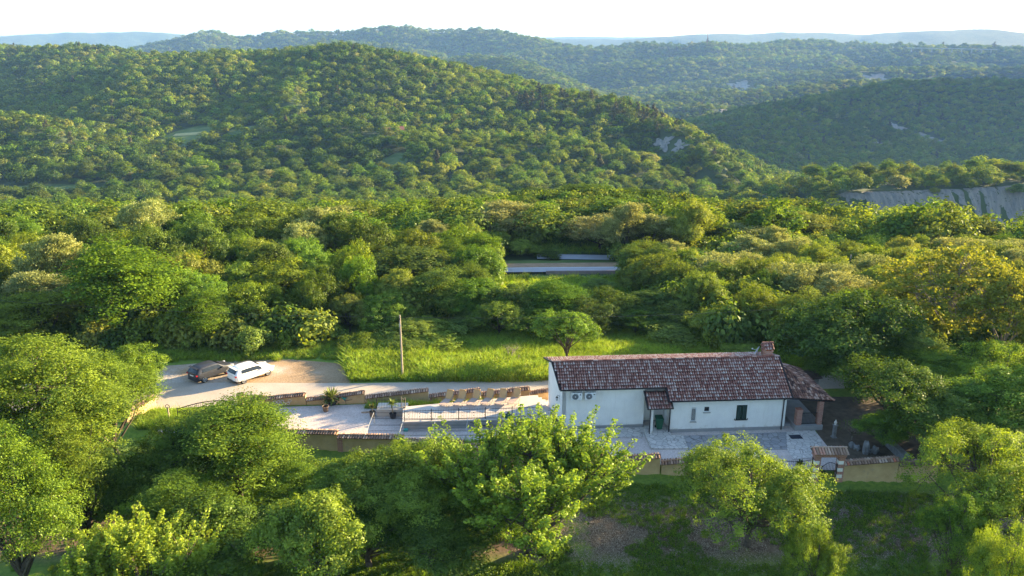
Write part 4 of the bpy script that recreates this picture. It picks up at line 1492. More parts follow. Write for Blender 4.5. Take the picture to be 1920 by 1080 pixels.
window(h1, bars=5)
window(h2)
fr_ = window(h3, sill=False)
mb = MB()
u0, u1, z0, z1 = h3
for a, b in ((u0, (u0 + u1) / 2 - .01), ((u0 + u1) / 2 + .01, u1)):
    mb.b2(a, Vw - .035, z0, a + .07, Vw, z1); mb.b2(b - .07, Vw - .035, z0, b, Vw, z1)
    mb.b2(a + .07, Vw - .033, z0, b - .07, Vw, z0 + .08); mb.b2(a + .07, Vw - .033, z1 - .08, b - .07, Vw, z1)
    zz = z0 + .1
    while zz < z1 - .1:
        mb.add([(a + .07, Vw - .03, zz), (b - .07, Vw - .03, zz), (b - .07, Vw - .005, zz + .05), (a + .07, Vw - .005, zz + .05)], [(0, 1, 2, 3)])
        zz += .055
mb.build("shutter", M['dkgreen'], fr_)
mb = MB()
for x in (u0 - .1, u1 + .1): mb.b2(x - .02, Vw - .06, z0 - .02, x + .02, Vw, z0 + .1)
mb.b2(u0 - .08, Vw - .07, z0 - .05, u1 + .08, Vw, z0 - .004)
mb.build("shutter_catch", M['gutter'], fr_)
# door in the recess
mb = MB(); mb.b2(8.2, 0.1, 0.14, 8.245, 0.8, 2.15); mb.build("side_door", M['white_paint'], house)
# chimney
cu, cv = 16.75, 2.45
ch0 = HL(PY(1441, 668, H0.y + cv + 1.0))
mb = MB()
zc0 = 4.5
mb.b2(cu - .36, cv - .3, zc0 - .4, cu + .36, cv + .3, zc0 + .72)
chim = mb.build("chimney", M['brick'], house)
mb = MB()
mb.b2(cu - .41, cv - .35, zc0 + .72, cu + .41, cv + .35, zc0 + .79)
for dx in (-.3, .3):
    for dy in (-.25, .25):
        mb.b2(cu + dx - .06, cv + dy - .05, zc0 + .79, cu + dx + .06, cv + dy + .05, zc0 + .98)
mb.build("chimney_crown", M['brick'], chim)
mb = MB()
tile_rows(mb, (cu - .42, cv, zc0 + 1.32), (1, 0, 0), (0, -.77, -.64), .84, .6, 0.21, 0.32, 11, lift=0.02)
tile_rows(mb, (cu - .42, cv, zc0 + 1.32), (1, 0, 0), (0, .77, -.64), .84, .6, 0.21, 0.32, 12, lift=0.02)
mb.add([(cu - .4, cv - .42, zc0 + .98), (cu + .4, cv - .42, zc0 + .98), (cu + .4, cv, zc0 + 1.32), (cu - .4, cv, zc0 + 1.32), (cu - .4, cv + .42, zc0 + .98), (cu + .4, cv + .42, zc0 + .98)],
       [(0, 1, 2, 3), (3, 2, 5, 4), (0, 3, 4), (1, 5, 2), (0, 4, 5, 1)], 0.35)
ridge_tiles(mb, (cu - .44, cv, zc0 + 1.35), (cu + .44, cv, zc0 + 1.35), 0.1, 0.3, 6)
mb.build("chimney_cap", M['tile'], chim)
# satellite dish on the back slope
ds = tag(empty("satellite_dish", house.matrix_world @ Vector((0, 0, 0)) if False else (H0.x, H0.y, 0), HR), "small grey satellite dish on the roof beside the chimney", "satellite dish")
mb = MB()
dc = Vector((16.05, 2.6, 5.15))
ax = Vector((-0.8, 0.35, 0.45)).normalized()
A_ = ax.orthogonal().normalized(); B_ = ax.cross(A_)
vs, fs = [dc], []
for i, rr in enumerate((0.15, 0.28, 0.38)):
    for j in range(14):
        w = 2 * math.pi * j / 14
        vs.append(dc + A_ * rr * math.cos(w) + B_ * rr * math.sin(w) + ax * rr * rr * 0.5)
fs += [(0, 1 + j, 1 + (j + 1) % 14) for j in range(14)]
for i in range(2):
    fs += [(1 + i * 14 + j, 1 + (i + 1) * 14 + j, 1 + (i + 1) * 14 + (j + 1) % 14, 1 + i * 14 + (j + 1) % 14) for j in range(14)]
mb.add(vs, fs)
mb.build("reflector", M['dish'], ds)
mb = MB(); mb.tube([tuple(dc), tuple(dc + ax * .45 - Vector((0, 0, .12)))], 0.02, 5); mb.box(tuple(dc + ax * .47 - Vector((0, 0, .12))), (.09, .09, .09))
mb.tube([tuple(dc), (16.05, 2.6, 4.55)], 0.025, 6); mb.build("arm", M['steel'], ds)

# corner porch at the far gable: hip roof, brick posts, plinth, dark doorway
mb = MB()
ap, FL, FRp, BK, BL = (ur + .15, 2.75, 4.12), (ur + .15, -1.15, 2.72), (20.75, -1.35, 2.45), (20.75, 5.2, 2.45), (ur + .15, 5.6, 2.9)
mb.slab([ap, FL, FRp], 0.09); mb.slab([ap, FRp, BK], 0.09); mb.slab([ap, BK, BL], 0.09)
pr = mb.build("porch_roof", M['soffit'], house)
mb = MB()
d1 = (Vector(FL) - Vector(ap)); L1 = d1.length
tile_rows(mb, ap, (1, -0.05, -0.08), d1, 3.5, L1, 0.2, 0.33, 21, shape=lambda u, d: u < 3.5 * d / L1 + .02, two=False, lift=0.01)
d2 = (Vector((20.75, 2.75, 2.45)) - Vector(ap)); L2 = d2.length
tile_rows(mb, Vector(ap) + Vector((0, -4.1, 0)), (0, 1, 0), d2, 6.5, L2, 0.2, 0.33, 22,
          shape=lambda u, d: (u > 4.1 * (1 - d / L2)) and (u < 4.1 + 2.4 * d / L2), two=False, lift=0.01)
ridge_tiles(mb, (20.85, -1.4, 2.5), (ur + .15, 2.75, 4.2), 0.1, 0.36, 23)
mb.build("tiles", M['porchtile'], pr)
mb = MB(); mb.tube([(ur + .1, -1.2, 2.7), (20.8, -1.42, 2.42), (20.83, 5.2, 2.42)], 0.06, 6); mb.build("gutter", M['gutter'], pr)
mb = MB()
mb.b2(18.0, -1.35, -0.1, 20.2, 4.2, 0.42)
mb.b2(17.3, -0.6, -0.1, 17.95, 1.2, 0.2)
mb.build("porch_floor", M['plinth'], house)
for (u_, w_, hh) in ((18.3, .42, 1.25), (19.95, .36, 2.05)):
    mb = MB(); mb.b2(u_ - w_ / 2, -1.25, .42, u_ + w_ / 2, -1.25 + w_, .42 + hh)
    if hh < 1.5: mb.b2(u_ - w_ / 2 - .03, -1.28, .42 + hh, u_ + w_ / 2 + .03, -1.22 + w_, .48 + hh)
    mb.build("brick_post", M['brick'], house)
mb = MB(); mb.b2(ur + .025, 0.1, .25, ur + .09, 1.1, 2.3); mb.build("door", M['soffit'], house)
mb = MB()
mb.b2(18.5, -1.12, .46, 19.78, -1.08, .5); mb.b2(18.5, -1.12, 1.35, 19.78, -1.08, 1.39)
for i in range(12): mb.tube([(18.55 + i * .107, -1.1, .46), (18.55 + i * .107, -1.1, 1.37)], .012, 4)
mb.build("porch_railing", M['iron'], house)
mb = MB(); mb.b2(ur + .05, .95, 2.75, ur + .4, 1.55, 3.35)
mb.build("meter_cabinet", M['white_paint'], house)


def on_house(name, label, cat, loc, group=None):
    p = Matrix.Rotation(HR, 3, 'Z') @ Vector(loc)
    return tag(empty(name, (H0.x + p.x, H0.y + p.y, p.z), HR), label, cat, group)


# outdoor units
for i, (pxc, lab) in enumerate(((1081, "air conditioner unit on the white wall, farther from the porch roof"), (1107, "air conditioner unit on the white wall, closer to the porch roof"))):
    q = HL(PY(pxc, 744, H0.y - .2))
    o = on_house("air_conditioner", lab, "air conditioner", (q.x, -0.02, q.z - .3), "air conditioner units")
    mb = MB(); mb.b2(-.42, -.34, .06, .42, -.06, .64); mb.build("casing", M['white_paint'], o)
    mb = MB(); mb.lathe((0, 0, 0), [(.24, 0), (.24, .02), (.2, .03)], 20)
    c = mb.build("fan_grille", M['grille'], o); c.rotation_euler = (math.pi / 2, 0, 0); c.location = (-.1, -.342, .35)
    mb = MB(); mb.lathe((0, 0, 0), [(.05, 0), (.05, .02), (.03, .03)], 12)
    c2 = mb.build("fan_hub", M['white_paint'], o); c2.rotation_euler = (math.pi / 2, 0, 0); c2.location = (-.1, -.372, .35)
    mb = MB(); mb.b2(.24, -.345, .46, .34, -.342, .54); mb.build("badge", M['iron'], o)
    for x in (-.3, .3):
        mb = MB(); mb.b2(x - .02, -.34, 0.02, x + .02, -.02, .055); mb.b2(x - .02, -.06, .055, x + .02, -.02, .4); mb.build("bracket", M['white_paint'], o)
# lantern on the left gable
q = HL(PY(1047, 747, H0.y + .6))
o = on_house("wall_lantern", "black iron lantern on the white end wall", "lamp", (-.34, .6, q.z - .12))
mb = MB(); mb.tube([(.22, 0, .3), (.05, 0, .42), (0, 0, .3)], .018, 5); mb.lathe((0, 0, .22), [(.02, .1), (.1, .0), (.1, -.02)], 6); mb.lathe((0, 0, 0), [(.02, -.05), (.07, 0), (.07, .02)], 6)
for k in range(6):
    w = k * math.pi / 3; mb.tube([(.065 * math.cos(w), .065 * math.sin(w), .01), (.09 * math.cos(w), .09 * math.sin(w), .21)], .008, 4)
mb.build("lantern_frame", M['iron'], o)
mb = MB(); mb.lathe((0, 0, .02), [(.055, 0), (.08, .18)], 6); mb.build("lantern_glass", M['white_paint'], o)
# wheelie bin in the recess
q = HL(P(1235, 806, 0.02))
o = on_house("wheelie_bin", "dark green wheelie bin under the little tiled porch roof", "bin", (q.x, q.y, 0.14))
mb = MB()
mb.add([(-.2, -.22, .05), (.2, -.22, .05), (.2, .2, .05), (-.2, .2, .05), (-.26, -.3, .88), (.26, -.3, .88), (.26, .26, .88), (-.26, .26, .88)],
       [(3, 2, 1, 0), (4, 5, 6, 7), (0, 1, 5, 4), (1, 2, 6, 5), (2, 3, 7, 6), (3, 0, 4, 7)])
mb.b2(-.29, -.33, .86, .29, .29, .9)
mb.build("bin_body", M['bingreen'], o)
mb = MB(); mb.add([(-.29, -.36, .905), (.29, -.36, .905), (.29, .3, .97), (-.29, .3, .97), (-.27, -.3, .97), (.27, -.3, .97), (.27, .28, 1.04), (-.27, .28, 1.04)],
                  [(0, 1, 5, 4), (1, 2, 6, 5), (2, 3, 7, 6), (3, 0, 4, 7), (4, 5, 6, 7)]); mb.tube([(-.22, .34, .95), (.22, .34, .95)], .02, 6)
mb.build("lid", M['bingreen'], o)
for x in (-.24, .24):
    mb = MB(); mb.tube([(x - .03, .2, .1), (x + .03, .2, .1)], .1, 14); mb.build("wheel", M['rubber'], o)
q = P(1492, 820, 0.02)
o = tag(empty("doormat", (q.x, q.y, 0.05), HR), "dark blue grey doormat on the paving by the porch", "doormat")
mb = MB(); mb.b2(-.45, -.3, 0, .45, .3, .02); c = mb.build("doormat", M['mat']); bpy.data.objects.remove(o); c.location = (q.x, q.y, 0.055); c.rotation_euler = (0, 0, HR)
tag(c, "dark blue grey doormat on the paving by the porch", "doormat")
# ---------------------------------------------------------------- garden surfaces
def flat(name, poly, m, z, nz=0):
    """level polygon sheet at height z"""
    mb = MB()
    mb.add([(p[0], p[1], z) for p in poly], [tuple(range(len(poly)))])
    o = mb.build(name, m)
    if o.data.polygons[0].normal.z < 0: o.data.flip_normals()
    return tag(o, kind="structure")


xs = np.linspace(-27.5, 23.5, 60)
flat("gravel_yard", [(x, yfront(x) + 0.3) for x in xs] + [(23.5, 53.5), (21.6, 56), (4, 59.8), (-27.5, 57.4)], M['gravel'], 0.012)
# road and parking
flat("road", [(-48, 57.2), (-29.3, 57.6), (-24, 58.35), (-18, 58.75), (4, 60.1), (34, 62.0), (34, 65.6), (4, 63.4), (-14, 62.75), (-30, 62.9), (-48, 62.5)], M['lane'], 0.016)
flat("parking_gravel", [(-37, 62.6), (-14.6, 62.68), (-13.2, 64.0), (-13.6, 66.2), (-17, 67.4), (-21, 68.2), (-27, 67.8), (-31, 66.9), (-35, 66.2)], M['parking'], 0.008)
# crazy paving
pv = [P(1040, 823, 0), P(1209, 820, 0), P(1207, 802, 0), P(1052, 806, 0)]
flat("paving", [(p.x, p.y) for p in pv], M['crazy'], 0.05)
pv = [P(1221, 843, 0), P(1290, 843, 0), P(1280, 818, 0), P(1258, 818, 0), P(1252, 800, 0), P(1206, 800, 0), P(1209, 816, 0)]
mb = MB(); mb.prism([(p.x, p.y) for p in pv], -0.05, 0.11); tag(mb.build("porch_paving", M['crazy']), kind="structure")
pv = [P(1292, 845, 0), P(1476, 843, 0), P(1474, 811, 0), P(1281, 818, 0)]
flat("grey_paving", [(p.x, p.y) for p in pv], M['crazy_grey'], 0.05)
pv = [P(1474, 811, 0), P(1528, 808, 0), P(1540, 828, 0), P(1545, 858, 0), P(1487, 862, 0), P(1476, 843, 0)]
flat("paving", [(p.x, p.y) for p in pv], M['crazy'], 0.054)
# garden corner at the far end: dark earth and lawn
M['garden_soil'] = plain("garden_soil", (0.1, 0.075, 0.05), 0.95, var=0.4, scale=1.5, bump=0.6)
flat("garden_bed", [(P(1542, 826, 0).x, P(1542, 826, 0).y), (P(1548, 862, 0).x, P(1548, 862, 0).y), (22.2, 48.2), (33, 47.8), (33, 60), (23.9, 60)], M['garden_soil'], 0.006)

# raised pool deck and its steps
TZ = 0.7
dk = [P(756, 791, TZ), P(1036, 783, TZ), P(1036, 770, TZ), P(1030, 745, TZ), P(1002, 741, TZ), P(757, 763, TZ)]
dk = [(p.x, p.y) for p in dk]
dk[1] = (3.3, dk[1][1]); dk[2] = (3.3, dk[2][1]); dk[3] = (P(1003, 752, TZ).x, P(1003, 741, TZ).y - 0.6)
dk[4] = (P(1003, 741, TZ).x, P(1003, 741, TZ).y)
dk = [dk[0], dk[1], dk[2], (dk[3][0], dk[2][1] + .3), dk[4], dk[5]]
mb = MB(); mb.prism(dk, -0.1, TZ - .06); tag(mb.build("terrace_base", M['plinth']), kind="structure")
cxm, cym = sum(p[0] for p in dk) / 6, sum(p[1] for p in dk) / 6
dk2 = [(p[0] + (-.06 if p[0] < cxm else .0), p[1] + (.03 if p[1] > cym else -.07)) for p in dk]
mb = MB(); mb.prism(dk2, TZ - .06, TZ); tag(mb.build("terrace_paving", M['deck']), kind="structure")
st = tag(empty("garden_steps", (dk[3][0], dk[3][1], 0)), "pale stone steps going down from the sunny terrace to the house end wall", "steps")
x0 = dk[4][0]
for i in range(6):
    mb = MB()
    xa, xb = x0 + .002 + i * 0.30 - x0, x0 + (i + 1) * 0.30 - x0
    mb.b2(xa, 0.0, -0.1, xb, (dk[4][1] - dk[3][1]) - 0.16 * i, TZ - 0.115 * i - .003)
    mb.build("step", M['deck'], st)
# landing beside it
ld = [P(706, 781, 0), P(750, 779, 0)]
mb = MB(); mb.b2(P(706, 781, 0).x, P(706, 781, 0).y, -.1, dk2[0][0] - .003, P(706, 781, 0).y + 1.25, 0.62); tag(mb.build("landing", M['concrete']), kind="structure")


def wall_run(pa, pb, ypa, ypb, zbot, name_label, cat="wall", th=0.3, m='ochre', tone=(0.1, 0.8), pillar=None, seed=0, endcap=True, group="tile capped garden walls"):
    """a plastered wall with a roof-tile cap; pa/pb pixel ends of the top, ypa/ypb their distances"""
    a, b = PY(pa[0], pa[1], ypa), PY(pb[0], pb[1], ypb)
    L = math.hypot(b.x - a.x, b.y - a.y)
    rz = math.atan2(b.y - a.y, b.x - a.x)
    o = tag(empty("garden_wall", (a.x, a.y, 0), rz), name_label, cat, group)
    za, zb_ = a.z - .16, b.z - .16
    n = 8
    mb = MB()
    vs = []
    for y_ in (0, th):
        vs += [(0, y_, zbot), (L, y_, zbot), (L, y_, zb_), (0, y_, za)]
    mb.add(vs, [(0, 1, 2, 3), (7, 6, 5, 4), (0, 3, 7, 4), (1, 5, 6, 2), (3, 2, 6, 7)])
    mb.build("wall_face", M[m], o)
    mb = MB()
    U = Vector((L, 0, zb_ - za)).normalized()
    W = .34
    o0 = Vector((-.02, th / 2, za + .15))
    mb.add([(-.02, -W + th / 2, za + .02), (L + .02, -W + th / 2, zb_ + .02), (L + .02, th / 2, zb_ + .13), (-.02, th / 2, za + .13), (-.02, W + th / 2, za + .02), (L + .02, W + th / 2, zb_ + .02)],
           [(0, 1, 2, 3), (3, 2, 5, 4), (0, 3, 4), (1, 5, 2), (0, 4, 5, 1)], 0.02)
    tile_rows(mb, o0, U, Vector((0, -1, -.36)), L, W + .03, 0.2, .4, 50 + seed, tone=tone, two=False, lift=-.02)
    tile_rows(mb, o0, U, Vector((0, 1, -.36)), L, W + .03, 0.2, .4, 60 + seed, tone=tone, two=False, lift=-.02)
    ridge_tiles(mb, o0 + Vector((0, 0, .0)), o0 + U * L, 0.085, 0.38, 70 + seed, (tone[0], tone[1] * .8))
    mb.build("tile_cap", M['captile'], o)
    if pillar:
        for (u_, z0_, z1_) in pillar:
            mb = MB(); mb.b2(u_ - .2, -.05, z0_, u_ + .2, th + .05, z1_); mb.build("brick_pier", M['brick'], o)
    return o


def yf(px, py):
    """distance on the front wall line for a pixel of its cap"""
    y = 50.0
    for _ in range(12):
        y = float(yfront(X(px, y, .9)))
    return y


FW = [((455, 803), (533, 806), "front wall stretch hidden behind the trees left of the gravel yard"),
      ((535, 808), (631, 810), "front wall stretch at the left end of the pink gravel yard"),
      ((633, 817), (755, 819), "front wall stretch below the steel rail frame"),
      ((757, 826), (868, 828), "front wall stretch mostly covered by the bright tree tops"),
      ((869, 836), (1004, 838), "front wall stretch by the tuft of tall grass in the yard"),
      ((1006, 848), (1134, 844), "front wall stretch right behind the tip of the central tree"),
      ((1137, 861), (1239, 854), "bare looking front wall stretch below the paved strip, left of the step down"),
      ((1241, 867), (1345, 858), "front wall stretch just left of the round tree by the iron fence"),
      ((1345, 870), (1452, 862), "front wall stretch hidden behind the round tree by the iron fence")]
for i, (a, b, lab) in enumerate(FW):
    wall_run(a, b, yf(*a), yf(*b), -1.3, lab, seed=i, pillar=[(.15, -1.3, .5)] if i in (2, 4, 6) else None)
wall_run((1583, 868), (1687, 860), yf(1583, 868), yf(1687, 860), -1.3, "front wall stretch right of the brick gateway", seed=20, tone=(.3, 1.0))
wall_run((1687, 870), (1762, 864), yf(1685, 870), yf(1762, 864), -1.3, "lower front wall stretch at the far right end", seed=21, tone=(0.1, .7))
BW = [((455, 747), (494, 744), "rear wall stretch by the iron drive gate"),
      ((496, 746), (572, 738), "rear wall stretch behind the concrete rings"),
      ((574, 748), (633, 743), "rear wall stretch behind the big spiky plant"),
      ((635, 741), (683, 734), "short rear wall stretch right of the big spiky plant"),
      ((685, 744), (803, 730), "long rear wall stretch left of the loungers"),
      ((805, 742), (900, 730), "rear wall stretch behind the leftmost loungers"),
      ((902, 738), (993, 727), "rear wall stretch behind the rightmost loungers"),
      ((994, 736), (1033, 730), "rear wall stretch meeting the house corner")]


def yb_(px):
    y = 58.5
    for _ in range(5): y = 58.3 + .05 * (X(px, y, .8) + 20)
    return y


for i, (a, b, lab) in enumerate(BW):
    wall_run(a, b, yb_(a[0]), yb_(b[0]), -.2, lab, seed=30 + i, pillar=[(.25, -.1, .45)] if i == 5 else None)
# left end wall running towards the camera
a, b = PY(237, 772, 55.2), PY(289, 741, 58.2)
wall_run((236, 773), (290, 741), 55.2, 58.3, -.6, "sunlit cream wall at the left end beside the drive gate", seed=44, tone=(.4, .85))

# ---------------------------------------------------------------- gates and railings
def bars_fence(o, pts, z0, h, step=.12, r=.011, rails=(0.08, 1.0), post_every=2.0, arch=0.0, finial=0.0, mname='iron', rail_name="rail", parts=True):
    mbr, mbb = MB(), MB()
    for a, b in zip(pts[:-1], pts[1:]):
        a, b = Vector(a), Vector(b)
        L = (b - a).length
        n = max(1, int(L / step))

        def top(t):
            return h + arch * math.sin(math.pi * t)
        for i in range(n + 1):
            t = i / n
            p = a + (b - a) * t
            mbb.tube([(p.x, p.y, z0 + .06), (p.x, p.y, z0 + top(t) + finial)], r, 4)
        for q in rails:
            k = 12 if arch else 1
            pts_ = []
            for i in range(k + 1):
                t = i / k
                p = a + (b - a) * t
                pts_.append((p.x, p.y, z0 + (top(t) * q if q > .3 else q)))
            mbr.tube(pts_, .02, 4)
        m = max(1, round(L / post_every))
        for i in range(m + 1):
            p = a + (b - a) * (i / m)
            mb = MB(); mb.box((p.x, p.y, z0 + (h + .1) / 2), (.05, .05, h + .1)); mb.build("post", M[mname], o)
    mbr.build(rail_name, M[mname], o)
    mbb.build("bar", M[mname], o)


y_t = dk[0][1]
tf = tag(empty("terrace_railing", (0, 0, 0)), "black iron railing along the front edge of the sunny terrace", "railing")
bars_fence(tf, [(dk[0][0] + .1, dk[0][1] + .12, 0), (dk[1][0] - 1.2, dk[1][1] + .1, 0)], TZ, .9, step=.125, finial=.06, rails=(.1, .93))
mb = MB()
for i in range(14):
    t = (i + .5) / 14
    p = Vector(dk[0]).lerp(Vector(dk[1]), t)
    for dz in (.35, .6): mb.box((p[0], p[1] + .1, TZ + dz), (.05, .04, .05), rot=Matrix.Rotation(.78, 3, 'Y'))
mb.build("ornament", M['iron'], tf)
tf = tag(empty("landing_railing", (0, 0, 0)), "pale iron railing round the small landing left of the terrace", "railing")
lx0, ly0 = P(706, 781, 0).x, P(706, 781, 0).y
bars_fence(tf, [(lx0 + .05, ly0 + .08, 0), (dk2[0][0] - .1, ly0 + .08, 0)], .62, .85, rails=(.1, .95))
bars_fence(tf, [(dk2[0][0] - .1, ly0 + .2, 0), (dk2[5][0] - .1, dk2[5][1], 0)], .62, .85, rails=(.1, .95), mname='wood')
# drive gate at the left
g = tag(empty("drive_gate", (0, 0, 0)), "wide arched iron drive gate beside the sunlit cream wall", "gate")
ga, gb = P(335, 789, 0), P(482, 781, 0)
bars_fence(g, [(ga.x, ga.y, 0), (gb.x, gb.y, 0)], 0.05, 1.0, step=.15, rails=(.12, .72, .97, 1.0), arch=.55, post_every=3.2)
o = tag(empty("gate_post", tuple(P(452, 758, 0))), "short tile topped post at the right end of the drive gate", "post")
mb = MB(); mb.b2(-.2, -.2, -.1, .2, .2, .85); mb.build("shaft", M['ochre'], o)
mb = MB(); mb.b2(-.26, -.26, .85, .26, .26, .93); ridge_tiles(mb, (-.2, 0, .95), (.2, 0, .95), .12, .4, 3, (.3, .6)); mb.build("cap", M['captile'], o)
o = tag(empty("gate_post", tuple(P(318, 790, 0))), "thin wooden post in the bright grass at the left end of the drive gate", "post")
mb = MB(); mb.tube([(0, 0, -.2), (0, 0, 1.25)], .07, 8); mb.build("shaft", M['wood'], o)
mb = MB(); mb.torus((0, 0, 1.3), (0, 1, 0), .16, .025); mb.build("ring", M['iron'], o)
# pedestrian gateway of brick
gy = yf(1530, 850)
gx0, gx1 = X(1529, gy, 0), X(1573, gy, 0)
gw = tag(empty("brick_gateway", (gx0, gy, 0)), "low brick and white stone gateway with a little tiled roof", "gateway")
W_ = gx1 - gx0
for nm, u_ in (("left", -.02), ("right", W_ + .02)):
    pier = MB(); pier.b2(u_ - .22, -.2, -1.2, u_ + .22, .25, 1.28); po = pier.build("brick_pier", M['brick'], gw)
    mb = MB()
    for z_ in (-.35, .15, .72):
        mb.b2(u_ - .235, -.215, z_, u_ + .12, .1, z_ + .26)
    mb.build("stone_block", M['render_white'], po)
mb = MB(); mb.b2(-.3, -.24, 1.283, W_ + .3, .3, 1.55); mb.build("brick_lintel", M['brick'], gw)
mb = MB()
mb.b2(-.36, -.3, 1.553, W_ + .36, .36, 1.6, 0.1)
tile_rows(mb, (-.4, .15, 1.82), (1, 0, 0), (0, -1, -.55), W_ + .8, .6, .2, .58, 91, tone=(.3, 1.0), two=False, lift=-.0)
tile_rows(mb, (-.4, .15, 1.82), (1, 0, 0), (0, 1, -.55), W_ + .8, .4, .2, .4, 92, tone=(.3, 1.0), two=False)
mb.add([(-.38, -.36, 1.56), (W_ + .38, -.36, 1.56), (W_ + .38, .15, 1.82), (-.38, .15, 1.82), (-.38, .5, 1.6), (W_ + .38, .5, 1.6)], [(0, 1, 2, 3), (3, 2, 5, 4), (0, 3, 4), (1, 5, 2), (0, 4, 5, 1)], .2)
mb.b2(-.42, .1, 1.84, W_ + .42, .22, 1.9, .75)
mb.build("tiled_roof", M['captile'], gw)
g = tag(empty("garden_gate", (gx0 + .22, gy, 0)), "black iron garden gate with an arched top inside the brick gateway", "gate")
bars_fence(g, [(.03, -.35, 0), (W_ - .47, -.1, 0)], -.35, .95, step=.11, rails=(.1, .5, 1.0), arch=.28, post_every=5)
# iron fence left of the gateway
g = tag(empty("iron_fence", (0, 0, 0)), "curved black iron fence left of the brick gateway", "fence")
fa, fb = X(1455, gy + .1, .5), gx0 - .3
bars_fence(g, [(fa, gy + .1, 0), (fb, gy, 0)], -.3, 1.35, step=.13, rails=(.12, .93), arch=-.18, post_every=2.6)
# slanting side wall of the garden corner
a1, b1 = P(1700, 862, .3), P(1664, 828, .3)
o = tag(empty("side_wall", (0, 0, 0)), "rough grey wall running back under the dark trees right of the garden bed", "wall")
mb = MB()
dn = (b1 - a1).normalized(); sd_ = Vector((dn.y, -dn.x, 0)) * .18
mb.prism([(a1 - sd_)[:2], (a1 + sd_)[:2], (b1 + sd_)[:2], (b1 - sd_)[:2]], -1.0, .55)
mb.build("wall_face", M['stone'], o)
mb = MB()
sd2 = sd_ * 1.3
mb.prism([(a1 - sd2)[:2], (a1 + sd2)[:2], (b1 + sd2)[:2], (b1 - sd2)[:2]], .553, .62)
mb.build("coping", M['stone'], o)

# ---------------------------------------------------------------- steel rail frame
fr0 = tag(empty("rail_frame", (0, 0, 0)), "low horizontal frame of thin steel tubes over the gravel", "frame")
HF = 1.0
rows = [PY(0, py, 0.0001 + (CAM_H - HF) / tand(py)).y for py in (774, 785, 797, 808, 816)]
xl, xr = X(685, rows[-1], HF), X(936, rows[-1], HF)
cols = np.linspace(xl, xr, 5)
for y_ in rows:
    mb = MB(); mb.tube([(xl, y_, HF), (xr, y_, HF)], .017, 5); mb.build("rail", M['iron'], fr0)
for x_ in cols:
    mb = MB(); mb.tube([(x_, rows[-1], HF + .03), (x_, rows[0], HF + .03)], .02, 5); mb.build("cross_tube", M['steel'], fr0)
    mb = MB(); mb.tube([(x_, rows[-1], -.05), (x_, rows[-1], HF)], .022, 6); mb.build("post", M['steel'], fr0)
for x_ in (cols[0], cols[-1]):
    mb = MB(); mb.tube([(x_, rows[0], -.05), (x_, rows[0], HF)], .022, 6); mb.build("post", M['steel'], fr0)

# ---------------------------------------------------------------- loungers
def make_lounger():
    r = empty("sun_lounger", (0, 0, 0))
    W = .28
    L0, LS, LB = -.95, .25, .95
    bz = .38
    th = math.radians(58)
    bx, bz2 = LS + .7 * math.cos(th), bz + .7 * math.sin(th)
    mb = MB()
    mb.slab([(-W, L0, bz), (W, L0, bz), (W, LS, bz - .03), (-W, LS, bz - .03)], .02)
    mb.build("seat_sling", M['sling'], r)
    mb = MB()
    mb.slab([(-W, LS, bz - .02), (W, LS, bz - .02), (W, bx, bz2), (-W, bx, bz2)], .03)
    bk = mb.build("back_sling", M['slingback'], r)
    mb = MB(); mb.tube([(-W + .03, bx + .0, bz2 + .0), (W - .03, bx + .0, bz2 + .0)], .055, 8); mb.build("head_roll", M['slingback'], bk)
    for s in (-1, 1):
        mb = MB()
        mb.tube([(s * (W + .02), L0, bz), (s * (W + .02), LS, bz - .03), (s * (W + .02), bx, bz2)], .017, 6)
        mb.build("side_rail", M['wood'], r)
        mb = MB()
        mb.tube([(s * (W + .04), L0 + .1, bz), (s * (W + .05), L0 + .35, .02), (s * (W + .05), LS - .3, .02), (s * (W + .05), LS + .1, .3), (s * (W + .06), LS + .25, .62), (s * (W + .06), LS - .05, .66), (s * (W + .05), LS - .3, .4)], .015, 6)
        mb.build("leg", M['wood'], r)
        mb = MB()
        mb.tube([(s * (W + .03), LS - .2, bz), (s * (W + .03), LS + .5, .02)], .015, 6)
        mb.build("leg", M['wood'], r)
    return r


def copy_tree(o, parent=None, kids=None):
    c = o.copy(); COL.objects.link(c); c.parent = parent
    for ch in [q for q in o.children]:
        copy_tree(ch, c)
    return c


lgs = [(848, 752), (872, 752), (898, 751), (924, 750), (949, 750), (974, 749)]
labs = ["leftmost sun lounger on the terrace with an orange back", "second sun lounger from the left on the terrace", "third sun lounger from the left on the terrace",
        "fourth sun lounger from the left on the terrace", "fifth sun lounger from the left on the terrace", "rightmost sun lounger on the terrace, closest to the steps"]
L0_ = make_lounger()
prot = [L0_] + [copy_tree(L0_) for _ in range(5)]
for i, (px, py) in enumerate(lgs):
    o = prot[i]
    q = P(px - 9, py + 5, TZ)
    o.location = (q.x, q.y - .05, TZ + .005)
    o.rotation_euler = (0, 0, math.radians(-22 + 3 * math.sin(i * 2.1)))
    tag(o, labs[i], "sun lounger", "sun loungers on the terrace")
for i, (px, py, col_, lab) in enumerate([(953, 784, 'bingreen', "dark green rounded pump cover standing on the terrace edge behind the railing")]):
    o = tag(empty("pump_cover", tuple(P(px, py, TZ)) if False else (P(px, py, TZ).x, P(px, py, TZ).y + .15, TZ)), lab, "pump cover")
    mb = MB(); mb.lathe((0, 0, 0), [(.3, 0), (.28, .16), (.15, .3), (.07, .34)], 14); mb.build("cover", M[col_], o)
    mb = MB(); mb.lathe((0, 0, .34), [(.07, 0), (.09, .05), (.05, .18)], 10); mb.build("cap", M['pot'], o)

